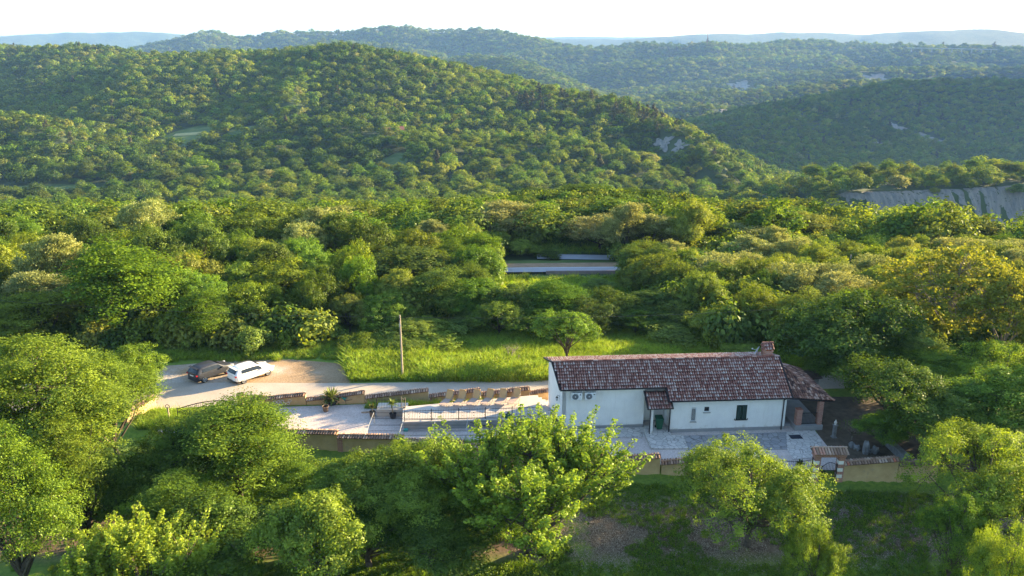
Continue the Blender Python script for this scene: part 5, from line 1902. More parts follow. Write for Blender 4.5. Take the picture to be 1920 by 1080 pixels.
# ---------------------------------------------------------------- garden objects
def spiky(o, zc, n, L, spread=1.0, seed=0, name="leaves"):
    g = np.random.default_rng(seed)
    vs, fs, tt = [], [], []
    for i in range(n):
        a = g.random() * 6.283
        el = (g.random() ** .7) * 1.25 + .05
        l = L * (.75 + .4 * g.random())
        d = Vector((math.cos(a) * math.cos(el), math.sin(a) * math.cos(el), math.sin(el)))
        s = Vector((-math.sin(a), math.cos(a), 0)) * (.03 + .02 * g.random()) * spread
        b = Vector((0, 0, zc + .12 * g.random()))
        m_ = b + d * l * .55; t_ = b + d * l + Vector((0, 0, -.22 * l * math.cos(el)))
        k = len(vs)
        vs += [b - s * .6, b + s * .6, m_ + s, m_ - s, t_]
        fs += [(k, k + 1, k + 2, k + 3), (k + 3, k + 2, k + 4)]
        tt += [float(g.random())] * 5
    mb = MB(); mb.add(vs, fs, tt); return mb.build(name, M['yucca'], o)


def pot(o, r, h, mname):
    mb = MB(); mb.lathe((0, 0, 0), [(r * .75, 0), (r, h * .93), (r * 1.08, h * .93), (r * 1.08, h), (r * .92, h), (r * .88, h * .86)], 18)
    c = mb.build("pot", M[mname], o)
    mb = MB(); mb.lathe((0, 0, h * .8), [(r * .88, 0), (r * .86, h * .06)], 16); mb.build("soil", M['soil'], c)


o = tag(empty("plant_pot", tuple(P(611, 771, .012))), "empty brown flower pot standing alone on the sunny gravel", "flower pot"); pot(o, .26, .48, 'pot')
o = tag(empty("potted_yucca", tuple(P(698.5, 781, .012))), "small yellow green yucca in a brown pot left of the landing", "potted plant"); pot(o, .25, .46, 'pot')
mb = MB(); mb.tube([(0, 0, .35), (.02, 0, .75)], .05, 7); mb.build("stem", M['bark_pale'], o); spiky(o, .72, 60, .42, 1, 3)
o = tag(empty("potted_yucca", tuple(P(737, 784, .012))), "taller yucca with a bare stem in a black pot beside the terrace", "potted plant"); pot(o, .27, .44, 'pot_dark')
mb = MB(); mb.tube([(0, 0, .35), (-.02, 0, .8), (-.07, 0, 1.15)], .05, 7); mb.build("stem", M['bark_pale'], o); c = spiky(o, 1.12, 80, .55, 1.1, 4)
o = tag(empty("yucca", tuple(P(622, 757, .012))), "big spiky yucca in a low dark planter by the rear wall", "plant")
mb = MB(); mb.lathe((0, 0, 0), [(.4, 0), (.5, .3), (.44, .3)], 14); mb.build("planter", M['pot_dark'], o)
spiky(o, .35, 120, 1.15, 1.7, 5)
# wheelbarrows
def barrow(loc, rz, lab, tray):
    o = tag(empty("wheelbarrow", loc, rz), lab, "wheelbarrow", "wheelbarrows")
    mb = MB()
    mb.add([(-.22, -.22, .34), (.28, -.2, .34), (.28, .2, .34), (-.22, .22, .34), (-.4, -.33, .62), (.48, -.3, .66), (.48, .3, .66), (-.4, .33, .62)],
           [(3, 2, 1, 0), (0, 1, 5, 4), (1, 2, 6, 5), (2, 3, 7, 6), (3, 0, 4, 7)])
    mb.tube([(-.4, -.33, .62), (.48, -.3, .66), (.48, .3, .66), (-.4, .33, .62), (-.4, -.33, .62)], .015, 5)
    mb.build("tray", M[tray], o)
    for s in (-1, 1):
        mb = MB(); mb.tube([(-.95, s * .27, .55), (-.3, s * .22, .34), (.6, s * .05, .2)], .018, 6); mb.build("handle", M['iron'], o)
        mb = MB(); mb.tube([(-.25, s * .2, .34), (-.32, s * .22, .0)], .016, 5); mb.build("leg", M['iron'], o)
    mb = MB(); mb.torus((.62, 0, .19), (0, 1, 0), .15, .045, 18, 7); w = mb.build("wheel", M['rubber'], o)
    mb = MB(); mb.tube([(.62, -.04, .19), (.62, .04, .19)], .1, 12); mb.build("rim", M['steel'], w)


q = P(905, 802, .012); barrow((q.x, q.y, .012), math.radians(-8), "grey green wheelbarrow parked on the gravel below the terrace", 'steel')
q = P(645, 756, .012); barrow((q.x, q.y + .1, .012), math.radians(160), "teal wheelbarrow behind the big spiky plant", 'teal')
q = P(761, 808, .012)
o = tag(empty("hose_box", tuple(q)), "small teal box lying on the gravel under the steel frame", "box")
mb = MB(); mb.b2(-.16, -.12, 0, .16, .12, .14); mb.build("box_body", M['teal'], o); mb = MB(); mb.b2(-.17, -.13, .143, .17, .13, .17); mb.build("lid", M['teal'], o)
q = P(690, 775, .012)
o = tag(empty("plank_edging", tuple(q)), "short wooden edging board on the gravel left of the small yucca", "board")
mb = MB(); mb.box((-.1, 0.1, .06), (.9, .05, .12), .12); mb.build("board", M['wood'], o)
mb = MB(); mb.box((.2, 0.05, .09), (.05, .06, .18), .12); mb.build("stake", M['wood'], o)
# ring edging along the rear wall
o = tag(empty("ring_edging", (0, 0, 0)), "row of pale concrete rings stacked along the foot of the rear wall", "edging")
ra, rb = P(506, 764, 0), P(608, 752, 0)
n = 16
for i in range(n):
    t = i / (n - 1)
    p = ra.lerp(rb, t)
    hgt = 1 + (1 if (i % 4) in (1, 2, 3) or i > 9 else 0)
    for k in range(hgt):
        mb = MB(); mb.torus((p.x + (.15 if k else 0), p.y + .02 * k, .17 + k * .25), (0.1, 1, 0), .125, .035, 14, 6)
        mb.build("ring", M['ring'], o)
# statue, stones, well in the dark garden corner
q = P(1563, 820, 0)
o = tag(empty("pedestal_ornament", (q.x, q.y, 0), .2), "slim grey pedestal with a small ball ornament in the dark corner", "garden ornament")
mb = MB(); mb.b2(-.17, -.17, -.05, .17, .17, .08); mb.box((0, 0, .55), (.22, .22, .94), 0); mb.b2(-.16, -.16, 1.02, .16, .16, 1.08); mb.build("pedestal", M['stone'], o)
mb = MB(); mb.lathe((0, 0, 1.08), [(.08, 0), (.05, .06), (.12, .16), (.1, .24), (.03, .32), (.05, .36), (.01, .42)], 12); mb.build("finial", M['ring'], o)


def rock(loc, s, seed, name, lab, grp=None):
    g = np.random.default_rng(seed)
    import bmesh
    bm = bmesh.new(); bmesh.ops.create_icosphere(bm, subdivisions=3, radius=1)
    off = g.random(3) * 20
    for v in bm.verts:
        c = v.co
        k = 1 + .5 * float(fbm(np.array([c.x * 2 + off[0]]), np.array([c.y * 2 + c.z * 2.3 + off[1]]), 1.0, 3, 3)[0])
        v.co = Vector((c.x * s[0] * k, c.y * s[1] * k, c.z * s[2] * k + s[2] * .8))
    me = bpy.data.meshes.new(name); bm.to_mesh(me); bm.free(); me.materials.append(M['stone'])
    ob = bpy.data.objects.new(name, me); COL.objects.link(ob); ob.location = loc; ob.rotation_euler = (0, 0, g.random() * 3)
    tag(ob, lab, "rock", grp)


for (px, py, s, sd, lab) in [(1622, 851, (.24, .2, .62), 1, "tall pointed grey stone standing in the garden bed"), (1640, 850, (.3, .2, .34), 2, "rounded pale stone right of the tall pointed one"),
                             (1606, 842, (.3, .25, .22), 3, "low grey stone left of the tall pointed one"), (1596, 838, (.22, .2, .26), 4, "small dark stone nearest the brick gateway roof"),
                             (1631, 847, (.3, .16, .12), 5, "flat stone lying between the two upright ones")]:
    q = P(px, py, 0); rock((q.x, q.y, -.05), s, sd, "garden_stone", lab, "garden stones")
q = P(1552, 728, 0)
o = tag(empty("garden_shed", (25.3, 60.5, 0), .2), "small dark shed half hidden under the trees beyond the porch", "shed")
mb = MB(); mb.b2(-.6, -.5, -.1, .6, .5, 1.7); mb.build("shed_wall", M['stone'], o)
mb = MB(); mb.slab([(-.8, -.7, 1.75), (.8, -.7, 1.75), (.8, .7, 2.0), (-.8, .7, 2.0)], .08); mb.build("shed_roof", M['soffit'], o)
for (px, py, L_, sd, lab) in [(1607, 872, .5, 8, "small agave just behind the wall right of the gateway"), (1500, 872, .4, 9, "leafy plant showing behind the iron fence")]:
    q = P(px, py, .1); o = tag(empty("agave", (q.x, q.y, 0)), lab, "plant"); spiky(o, .1, 60, L_, 1.5, sd)
    mb = MB(); mb.lathe((0, 0, -.05), [(.07, 0), (.05, .2)], 8); mb.build("core", M['bark_pale'], o)

# ---------------------------------------------------------------- utility poles and wires
def pole(x, y, h, lab, r=.1, arm=True):
    z0 = t1(x, y)
    o = tag(empty("utility_pole", (x, y, z0)), lab, "utility pole", "utility poles")
    mb = MB(); mb.tube([(0, 0, -.5), (0, 0, h)], [r, r * .7], 10); mb.build("pole", M['wood'], o)
    if arm:
        mb = MB(); mb.box((0, 0, h - .35), (.08, .5, .06)); mb.build("bracket", M['iron'], o)
        for q_ in (-.2, .2):
            mb = MB(); mb.tube([(0, q_, h - .32), (0, q_, h - .18)], .03, 6); mb.build("insulator", M['iron'], o)
        mb = MB(); mb.box((0.0, -.13, h - .9), (.16, .1, .25)); mb.build("junction_box", M['steel'], o)
    return Vector((x, y, z0 + h - .2))


p0 = P(755, 709, 0)
pt = pole(p0.x, p0.y, 6.0, "tall wooden utility pole standing in the bright grass behind the road")
for (px, ptop, y_, lab) in [(77, 470, 88, "distant grey pole at the far left among the trees"), (409, 452, 113, "distant pole left of the round trees above the road gap"),
                            (949, 438, 126, "distant white pole above the valley road"), (1596, 478, 100, "distant pole in front of the bright round tree by the golden one"),
                            (1383, 383, 150, "thin far pole above the blossoming brownish tree"), (1251, 372, 155, "thin far pole on the rise in the middle of the valley"), (1884, 508, 80, "grey pole at the right edge behind the golden trees")]:
    z_ = Z(ptop, y_); x_ = X(px, y_, z_); pole(x_, y_, z_ - t1(x_, y_), lab, .13, False)
for i, (end, lab) in enumerate(((Vector((-62, 69, 7.0)), "thin black power line running left from the wooden pole"), (Vector((36, 67, 6.4)), "thin black power line running right from the wooden pole behind the house"))):
    mb = MB()
    n = 18
    mb.tube([pt.lerp(end, k / n) + Vector((0, 0, -1.1 * 4 * (k / n) * (1 - k / n) * .6)) for k in range(n + 1)], .014, 4)
    tag(mb.build("power_line", M['iron']), lab, "power line")

# ---------------------------------------------------------------- cars
def make_car(name, lab, loc, rz, L, W, H, paint, hatch, suv, plate_col, kind_):
    o = tag(empty(name, loc, rz), lab, "car", "cars parked on the gravel")
    # stations along x (front = +): x, half width low, half width belt, z bottom, z belt, half width roof, z top
    hl = L / 2
    wb = L * .31
    belt = .60 * H + (.03 if suv else 0)
    S = [(-hl, .36 * W, .4 * W, .38, .62 * H, .33 * W, .64 * H),
         (-hl + .06, .44 * W, .46 * W, .3, .64 * H, .36 * W, .70 * H),
         (-hl + .22, .485 * W, .488 * W, .26, .655 * H, .38 * W, .86 * H),
         (-hl + .48, .495 * W, .495 * W, .24, .65 * H, .385 * W, .975 * H),
         (-hl + 1.0, .5 * W, .5 * W, .23, .635 * H, .39 * W, H),
         (-.05 * L, .5 * W, .5 * W, .23, .62 * H, .39 * W, .995 * H),
         (.08 * L, .5 * W, .498 * W, .23, .61 * H, .385 * W, .955 * H),
         (.17 * L, .5 * W, .495 * W, .23, .605 * H, .40 * W, .80 * H),
         (.255 * L, .5 * W, .49 * W, .23, .60 * H, .43 * W, .635 * H),
         (.38 * L, .49 * W, .465 * W, .24, .56 * H, .40 * W, .585 * H),
         (.46 * L, .45 * W, .42 * W, .26, .48 * H, .36 * W, .50 * H),
         (hl, .36 * W, .34 * W, .32, .38 * H, .28 * W, .40 * H)]
    vs, fs = [], []
    K = 12
    for (x, wl, wbelt, zb0, zb1, wr, zt) in S:
        half = [(wl * .9, zb0), (wl, zb0 + .1), (wl * 1.005, (zb0 + zb1) * .5), (wbelt, zb1), (wr * 1.03, zb1 + (zt - zb1) * .8), (wr * .8, zt)]
        for (a, z) in half: vs.append((x, a, z))
        for (a, z) in reversed(half): vs.append((x, -a, z))
    for i in range(len(S) - 1):
        for k in range(K):
            k2 = (k + 1) % K
            fs.append((i * K + k, (i + 1) * K + k, (i + 1) * K + k2, i * K + k2))
    fs.append(tuple(range(K)))
    fs.append(tuple((len(S) - 1) * K + k for k in reversed(range(K))))
    mb = MB(); mb.add(vs, fs)
    body = mb.build("body", paint, o, True)
    m = body.modifiers.new("round", 'SUBSURF'); m.levels = 2; m.render_levels = 2

    def at_s(i, f, sgn, lift=.0, k0=3, k1=4):
        x, wl, wbelt, zb0, zb1, wr, zt = S[i]
        a0, z0_ = wbelt, zb1
        a1_, z1_ = wr * 1.03, zb1 + (zt - zb1) * .8
        return Vector((x, sgn * (a0 + (a1_ - a0) * f + lift), z0_ + (z1_ - z0_) * f))
    for sgn in (1, -1):
        mb = MB()
        lo, hi = [], []
        for i in range(3, 8):
            lo.append(at_s(i, .12, sgn, .012)); hi.append(at_s(i, .86, sgn, .012))
        lo[0].x += .1; hi[0].x += .15; hi[-1] = lo[-1] + Vector((.05, 0, .02))
        n = len(lo)
        mb.add(lo + hi, [(i, i + 1, n + i + 1, n + i) for i in range(n - 1)])
        mb.build("side_window", M['glass'], o)
        mb = MB()
        p = at_s(7, .1, sgn, .1); mb.box((p.x - .1, p.y, p.z + .02), (.12, .2, .13)); mb.build("mirror", paint, o)
    # rear window and windscreen
    mb = MB()
    wr = S[2][5]
    zt0, zt1 = S[2][6], S[1][6]
    mb.add([(-hl + .05, -wr * .98, .69 * H), (-hl + .05, wr * .98, .69 * H), (-hl + .31, wr * .86, .915 * H), (-hl + .31, -wr * .86, .915 * H), (-hl + .025, 0, .69 * H), (-hl + .285, 0, .93 * H)],
           [(0, 4, 5, 3), (4, 1, 2, 5)])
    mb.build("rear_window", M['glass'], o)
    mb = MB()
    mb.add([(.24 * L, -.40 * W, .655 * H), (.24 * L, .40 * W, .655 * H), (.095 * L, .33 * W, .955 * H), (.095 * L, -.33 * W, .955 * H)], [(0, 1, 2, 3)])
    mb.build("windscreen", M['glass'], o)
    mb = MB(); mb.box((-hl + .27, 0, .955 * H), (.22, .7 * W, .04)); mb.build("spoiler", paint, o)
    for sgn in (1, -1):
        mb = MB(); mb.box((-hl + .07, sgn * .37 * W, .565 * H), (.14, .27, .13), sgn * .25); mb.build("tail_light", M['redlight'], o)
        mb = MB(); mb.box((hl - .16, sgn * .34 * W, .45 * H), (.2, .3, .12), -sgn * .5); mb.build("headlight", M['white_paint'], o)
        for fx in (-wb, wb * .97):
            mb = MB(); mb.torus((fx, sgn * (W / 2 - .09), .31), (0, 1, 0), .235, .085, 24, 8); w = mb.build("tyre", M['rubber'], o)
            mb = MB()
            yy = sgn * (W / 2 - .02)
            for k in range(5):
                a = k * 2 * math.pi / 5
                mb.tube([(fx, yy, .31), (fx + .2 * math.cos(a), yy, .31 + .2 * math.sin(a))], .028, 5)
            mb.torus((fx, yy, .31), (0, 1, 0), .2, .02, 20, 5)
            mb.build("rim", M['alloy'], w)
            mb = MB(); mb.tube([(fx, yy - sgn * .05, .31), (fx, yy - sgn * .2, .31)], .33, 20); mb.build("wheel_arch", M['rubber'], w)
    mb = MB(); mb.b2(-hl - .012, -.26, .46 * H, -hl + .03, .26, .46 * H + .11); mb.build("number_plate", M['white_paint'], o)
    mb = MB(); mb.b2(-hl - .0, -.4 * W, .24, -hl + .1, .4 * W, .36); mb.build("rear_bumper", M['rubber'] if suv else paint, o)
    if suv:
        mb = MB(); mb.b2(-hl - .01, -.3 * W, .3, -hl + .0, .3 * W, .33); mb.build("skid_plate", M['alloy'], o)
        for sgn in (1, -1):
            mb = MB(); mb.tube([(-hl + .6, sgn * .37 * W, H * .975), (-hl + 1.0, sgn * .36 * W, H + .02), (.07 * L, sgn * .36 * W, H * .975)], .018, 5); mb.build("roof_rail", M['iron'], o)
    return o


M['redlight'] = plain("red_lens", (0.42, 0.015, 0.02), 0.2, var=0.1, coat=0.5)
M['alloy'] = plain("alloy", (0.5, 0.5, 0.5), 0.3, metal=0.7, var=0.05)
nt = NT("grey_car_paint"); M['carpaint_grey'] = nt.done((0.03, 0.032, 0.04), 0.4, coat=0.25)
nt = NT("white_car_paint"); M['carpaint_white'] = nt.done((0.8, 0.8, 0.79), 0.35, coat=1.0)
q1 = P(397, 705, .01); q2 = P(472, 707, .01)
make_car("parked_car", "dark grey hatchback parked left of the white car", (q1.x, q1.y, .01), math.radians(54), 3.8, 1.72, 1.45, M['carpaint_grey'], True, False, None, 0)
make_car("parked_car", "white crossover car parked right of the dark hatchback", (q2.x, q2.y, .01), math.radians(49), 3.9, 1.75, 1.47, M['carpaint_white'], True, True, None, 1)
# ---------------------------------------------------------------- nearest trees
FT = {}
FT['hornbeam'] = make_tree(201, 'spray', 'leaf_yg', nlobe=26, nclump=26, nleaf=72, leaf=0.125, H=13, R=4.6, rc=0.55, zlow=0.1, trunk_r=.2, name="near_hornbeam", taper=.35, spread=.55, ls=.8)
FT['hornbeam2'] = make_tree(202, 'spray', 'leaf_near', nlobe=24, nclump=26, nleaf=72, leaf=0.125, H=10, R=4.4, rc=0.55, zlow=0.1, trunk_r=.2, name="near_hornbeam_b", taper=.45, spread=.62, ls=.78)
FT['hornbeam3'] = make_tree(212, 'spray', 'leaf_near', nlobe=24, nclump=26, nleaf=72, leaf=0.125, H=10, R=4.4, rc=0.55, zlow=0.08, trunk_r=.2, name="near_hornbeam_c", taper=.75, spread=.62, ls=.78)
FT['maple'] = make_tree(203, 'oak', 'leaf_near', nlobe=20, nclump=20, nleaf=72, leaf=0.13, H=9, R=3.4, rc=0.42, zlow=0.12, trunk_r=.14, name="near_maple", taper=.3, spread=.62, ls=.78)
FT['maple2'] = make_tree(204, 'oak', 'leaf_yg', nlobe=18, nclump=20, nleaf=72, leaf=0.13, H=9, R=3.2, rc=0.42, zlow=0.12, trunk_r=.14, name="near_maple_b", taper=.5, spread=.62, ls=.78)
FT['cherry'] = make_tree(205, 'shoot', 'leaf_cherry', nlobe=26, nclump=15, nleaf=88, leaf=0.15, H=10, R=5.2, rc=0.5, zlow=0.12, trunk_r=.26, name="near_cherry", taper=.75, spread=.6, fill=.12, ls=.85)
FT['cherry2'] = make_tree(206, 'shoot', 'leaf_cherry2', nlobe=18, nclump=15, nleaf=88, leaf=0.15, H=9, R=4.0, rc=0.5, zlow=0.1, trunk_r=.2, name="near_cherry_b", taper=.4, spread=.6, fill=.15, ls=.8)
FT['oak'] = make_tree(207, 'oak', 'leaf_near', nlobe=28, nclump=20, nleaf=72, leaf=0.12, H=9.5, R=4.6, rc=0.42, zlow=0.1, trunk_r=.2, name="near_oak", taper=.35, spread=.62, ls=.78)
FT['oak2'] = make_tree(208, 'oak', 'leaf_yg', nlobe=26, nclump=22, nleaf=72, leaf=0.12, H=9.5, R=4.6, rc=0.42, zlow=0.08, trunk_r=.2, name="near_oak_b", taper=.35, spread=.62, ls=.78)
FT['dark'] = make_tree(209, 'oak', 'leaf_near_dark', nlobe=22, nclump=22, nleaf=66, leaf=0.13, H=9, R=4.2, rc=0.5, zlow=0.05, trunk_r=.2, name="near_dark", taper=.3, spread=.5, ls=.85)

NEAR = [
    # kind, px, pytop, width px, distance, name, label
    ('hornbeam', 75, 632, 300, 43, "hornbeam_tree", "tallest leafy tree at the left edge, its layered sprays filling the lower left corner"),
    ('hornbeam2', 195, 660, 190, 50, "hornbeam_tree", "yellow green tree between the left edge tree and the gravel parking"),
    ('maple', 243, 645, 120, 59.5, "broadleaf_tree", "round tree standing at the left end of the road before the parking"),
    ('dark', 150, 850, 210, 41, "hornbeam_tree", "dark tree filling the gap behind the yellow tipped cherry at the lower left"),
    ('hornbeam3', 330, 880, 200, 40, "hornbeam_tree", "deep green tree between the lower left cherry and the tree over the drive gate"),
    ('hornbeam2', 560, 868, 160, 42.5, "hornbeam_tree", "deep green tree in the hollow right of the one over the drive gate"),
    ('hornbeam2', 20, 800, 240, 36, "hornbeam_tree", "dark leafy tree low in the left corner of the view"),
    ('hornbeam3', 448, 742, 215, 44.5, "hornbeam_tree", "broad dark leafed tree whose twigs reach over the drive gate"),
    ('dark', 330, 800, 230, 43.5, "hornbeam_tree", "shaded tree left of the one reaching over the drive gate"),
    ('dark', 420, 905, 260, 38, "hornbeam_tree", "dark low tree behind the yellow tipped tree"),
    ('cherry2', 250, 962, 300, 33.5, "cherry_tree", "yellow green cherry with reddish shoot tips at the bottom left"),
    ('maple2', 590, 920, 200, 35, "maple_tree", "light green young tree at the bottom between the dark tree and the oaks"),
    ('maple2', 640, 858, 150, 44, "oak_tree", "leafy tree just in front of the front wall below the steel frame"),
    ('maple2', 712, 845, 150, 42.5, "oak_tree", "bright leafy tree left of the taller pair in front of the wall"),
    ('oak', 800, 822, 200, 42.5, "oak_tree", "oak with bright top in front of the wall, left of the central cherry"),
    ('maple', 880, 880, 170, 41, "oak_tree", "leafy tree squeezed between the oak and the central cherry"),
    ('maple2', 760, 880, 160, 40, "oak_tree", "bright leafy tree in front of the pair by the wall, above the bottom edge"),
    ('hornbeam', 120, 780, 190, 40.5, "hornbeam_tree", "yellow green layered tree filling the lower left between the edge and the cherry"),
    ('dark', 700, 930, 240, 39, "oak_tree", "dark shaded tree in the lower middle below the bright leafy ones"),
    ('dark', 820, 960, 200, 37.5, "oak_tree", "dark shaded tree at the bottom left of the central cherry"),
    ('cherry', 990, 776, 360, 40.5, "cherry_tree", "big central cherry tree with upright shoots in front of the terrace"),
    ('oak2', 1412, 822, 260, 41, "oak_tree", "round golden lit tree in front of the house and iron fence"),
    ('oak2', 1535, 985, 120, 36, "oak_tree", "low bright tree right below the golden lit one"),
    ('oak2', 1850, 792, 270, 42, "oak_tree", "large round tree at the right edge in front of the wall end"),
    ('oak', 1800, 930, 150, 37.5, "oak_tree", "low leafy tree at the lower right, left of the corner tree"),
    ('oak2', 1905, 985, 170, 33, "oak_tree", "bright leafy tree cut by the bottom right corner"),
    ('maple', 1660, 768, 110, 51.5, "broadleaf_tree", "small leafy tree standing over the garden stones right of the porch"),
    ('dark', 1705, 672, 235, 52.5, "broadleaf_tree", "wide dark leafed tree hanging over the garden corner right of the porch"),
    ('dark', 1625, 640, 190, 61.5, "broadleaf_tree", "dark tree with low branches directly behind the porch roof"),
    ('maple2', 1765, 650, 200, 60, "broadleaf_tree", "bright leafy tree under the tall golden tree"),
    ('oak2', 1890, 640, 200, 57, "broadleaf_tree", "yellow green tree at the right edge below the golden one"),
    ('maple', 1790, 745, 170, 49.5, "broadleaf_tree", "low leafy tree beside the rough grey side wall"),
    ('maple', 1855, 690, 220, 51, "broadleaf_tree", "leafy tree right of the wide dark one at the edge"),
]
for kd, px, pyt, wpx, y_, nm, lab in NEAR:
    tree_px(FT[kd], px, pyt, y_, wpx, nm, lab)
# bare shrub by the garden corner
BARE = make_tree(230, 'wisp', 'leaf_near_dark', nlobe=10, nclump=8, nleaf=4, leaf=.1, H=2.6, R=1.2, rc=.3, zlow=.2, trunk_r=.05, bark='bark_pale', twigs=8, fill=0.02, name="bare_shrub")
tree_px(BARE, 1598, 800, 52.5, 50, "shrub", "nearly bare thin shrub in the garden bed beside the pedestal", cat="shrub")
BARE2 = make_tree(231, 'wisp', 'leaf_near_dark', nlobe=8, nclump=7, nleaf=2, leaf=.1, H=2.6, R=1.6, rc=.3, zlow=.15, trunk_r=.06, bark='bark_pale', twigs=7, fill=0.01, name="bare_shrub_b")
tree_px(BARE2, 962, 665, 68, 50, "shrub", "dry leafless shrub in the tall grass left of the lone tree", cat="shrub")

# ---------------------------------------------------------------- grass and undergrowth
def tuft(seed, n, h, spread, m, w=.012):
    g = np.random.default_rng(seed)
    v, q, t = [], [], []
    for i in range(n):
        a = g.random() * 6.283; r = spread * math.sqrt(g.random())
        b = np.array([r * math.cos(a), r * math.sin(a), -.03])
        ln = h * (.55 + .6 * g.random())
        d = np.array([g.normal() * .22, g.normal() * .22, 1.0]) * ln
        s = np.array([math.cos(a * 3), math.sin(a * 3), 0]) * w
        k = len(v)
        v += [b - s, b + s, b + d * .6 + s * .8, b + d * .6 - s * .8, b + d + np.array([d[0] * .5, d[1] * .5, -.05]) + s * .25, b + d + np.array([d[0] * .5, d[1] * .5, -.05]) - s * .25]
        q += [(k, k + 1, k + 2, k + 3), (k + 3, k + 2, k + 4, k + 5)]
        t += [.2, .2, .6, .6, .75 + .25 * g.random(), .9]
    return np_mesh("tuft", np.array(v), np.array(q), t, M[m])


def weed(seed, n, h, spread, m, leaf=.12):
    g = np.random.default_rng(seed)
    o = rdir(g, n) * (g.random((n, 1)) ** .5) * np.array([spread, spread, h * .5]) + np.array([0, 0, h * .5])
    return leaves_mesh(g, "weed", o, nrm_(rdir(g, n) + np.array([0, 0, .8])), leaf * (.6 + .8 * g.random(n)), g.random(n), M[m])


ga_ = np.random.default_rng(9)


def scat(name, lab, x, y, s, src, n_src, zlift=0.0, zz=None):
    z = T(x, y) + zlift if zz is None else zz
    n = len(x)
    sc3 = np.stack([s, s, s * (.75 + .5 * ga_.random(n))], 1)
    return scatter(name, lab, name, np.stack([x, y, z], 1), ga_.random(n) * 6.28, sc3, ga_.integers(0, n_src, n), src)


# tall meadow behind the road
n = 30000
x = ga_.uniform(-16, 38, n); y = 63.2 + (80 - 63.2) * ga_.random(n) ** 1.15
edge = 63.0 + .028 * x + .5 * fbm(x, y, 3, 4, 2)
left = -14.2 + .35 * (y - 63) * (-1) + 1.2 * fbm(x, y, 4, 8, 2)
k = (y > edge) & (x > left) & (x < 24 + (y - 62) * .6)
x, y = x[k], y[k]
s = .75 + .9 * np.clip(.5 + 1.2 * fbm(x, y, 5, 31, 3), 0, 1)
tall = [tuft(1, 22, .55, .25, 'grass_tall', .014), tuft(2, 22, .7, .28, 'grass_tall', .014), tuft(3, 20, .45, .25, 'grass_tall', .016), weed(4, 60, .5, .3, 'leaf_yg', .1)]
scat("grass", "tall yellow green grass between the road and the wood", x, y, s, tall, 4)
# back edge of the parking and of the lane
n = 9000
x = ga_.uniform(-60, -12, n); y = ga_.uniform(65.5, 73, n)
k = (y > 66.6 + 1.2 * np.sin((x + 40) * .12) + .8 * fbm(x, y, 3, 14, 2) + .8 * (x > -22))
x, y = x[k], y[k]
scat("grass", "weedy grass along the back of the gravel parking", x, y, .5 + .5 * ga_.random(len(x)), tall, 4)
x = ga_.uniform(-4, 18, 5000); y = ga_.uniform(88, 128, 5000)
k = (np.abs(y - RY(x) + .0) > 6.2) | (y > RY(x) + 9.5); k &= (y > RY(x) + 9.6) | (y < RY(x) - 4)
x, y = x[k], y[k]
scat("grass", "rough sunlit grass above and below the open stretch of the valley road", x, y, .9 + .8 * ga_.random(len(x)), tall, 4)
# bank in front of the garden walls
low = [tuft(11, 20, .3, .25, 'grass_dark', .016), tuft(12, 20, .4, .25, 'grass_dark', .016), weed(13, 60, .3, .28, 'leaf_near', .1)]
n = 26000
x = ga_.uniform(-30, 36, n); y = ga_.uniform(33, 48.6, n)
dens = fbm(x, y, 4.5, 55, 4)
bare = (y > 39.2) & (y < 43.8)
k = (y < yfront(x) - 1.2) & np.where(bare, dens > .0, dens > -.3)
x, y = x[k], y[k]
scat("grass", "dark green grass on the slope below the garden wall", x, y, .4 + .6 * ga_.random(len(x)) * np.clip(1 + 1.5 * fbm(x, y, 3, 71, 3), .4, 1.6), low, 3)
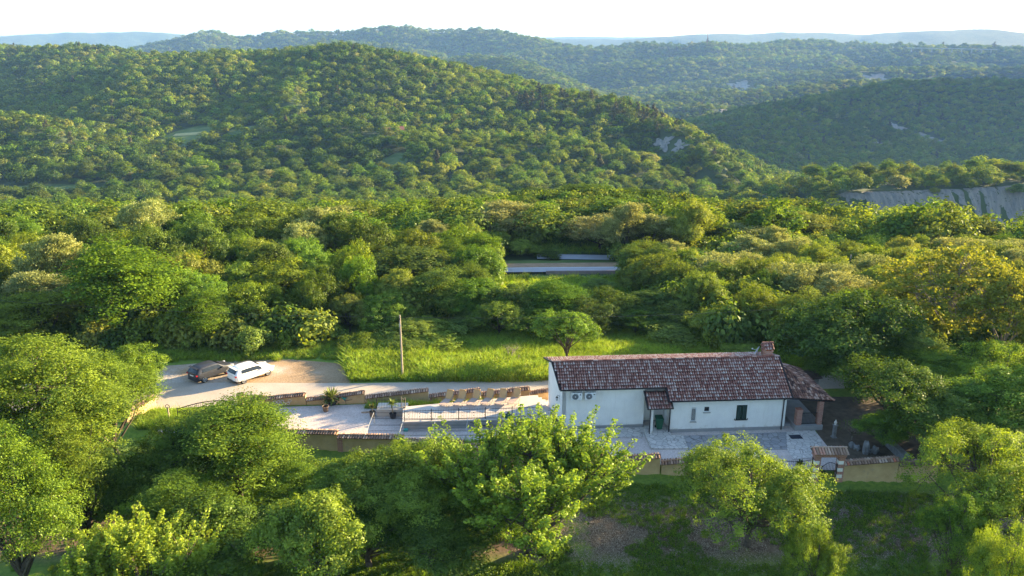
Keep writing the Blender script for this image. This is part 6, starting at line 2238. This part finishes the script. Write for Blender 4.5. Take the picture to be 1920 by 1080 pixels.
# grass in the yard near the front wall and around the drive gate
n = 1700
x = np.concatenate([ga_.uniform(-6.0, .6, n), ga_.uniform(-29.3, -23.0, 2600), ga_.uniform(-12, 1.5, 900)]); y = np.concatenate([yfront(x[:n]) + .35 + 1.3 * ga_.random(n) ** 1.5, ga_.uniform(54.2, 57.1, 2600), 58.6 + .045 * (x[n + 2600:] + 10) - .25 - .5 * ga_.random(900)])
scat("grass", "grass tufts inside the garden walls and beside the drive gate", x, y, .5 + .6 * ga_.random(len(x)), tall[:3] + low, 6)
# ground litter and stones on the bare strip
n = 1500
x = ga_.uniform(0, 34, n); y = ga_.uniform(38.8, 46.5, n)
M['litter'] = plain("pale_litter", (0.3, 0.24, 0.17), .95, var=.4, scale=8)
g_ = np.random.default_rng(3)
lit = leaves_mesh(g_, "litter", np.stack([g_.uniform(-.5, .5, 30), g_.uniform(-.5, .5, 30), g_.uniform(.01, .05, 30)], 1), nrm_(rdir(g_, 30) * .5 + np.array([0, 0, 1.])), .05 + .06 * g_.random(30), g_.random(30), M['litter'])
scat("litter", "pale chippings and dry leaves on the bare soil strip", x, y, .6 + .7 * ga_.random(n), [lit], 1, .01)

# undergrowth filling the wood
und = [make_tree(240 + i, 'oak', m, nlobe=6, nclump=10, nleaf=16, leaf=.34, H=2.2, R=1.7, rc=.6, zlow=0.0, twigs=0, name="undergrowth")['crown'] for i, m in enumerate(('leaf_mix', 'leaf_dark', 'leaf_mix', 'leaf_yellow'))]
n = 9000
a = ga_.uniform(-.78, .78, n); r = 66 + 125 * ga_.random(n) ** .8
x, y = r * np.sin(a), r * np.cos(a)
k = clear_of(x, y) & (y > 69)
x, y = x[k], y[k]
scat("undergrowth", "low green undergrowth filling the gaps between the trees of the wood", x, y, .6 + .9 * ga_.random(len(x)), und, 4)
# ---------------------------------------------------------------- air between the camera and the far hills
zmin = float(GZ.min()) - 1.0
zmax = max(float(GZ.max()) + 14.0, CAM_H + 3)
mb = MB()
mb.b2(-14800, -14800, zmin, 14800, 14800, zmax)
nt = NT("haze_air")
pv = nt.n("ShaderNodeVolumePrincipled"[10:]) if False else nt.t.nodes.new("ShaderNodeVolumePrincipled")
pv.inputs["Color"].default_value = (0.27, 0.5, 0.95, 1)
pv.inputs["Density"].default_value = HAZE
pv.inputs["Anisotropy"].default_value = 0.0
nt.l(pv.outputs[0], nt.out.inputs["Volume"])
hz = mb.build("haze", nt.m)
tag(hz, kind="stuff")
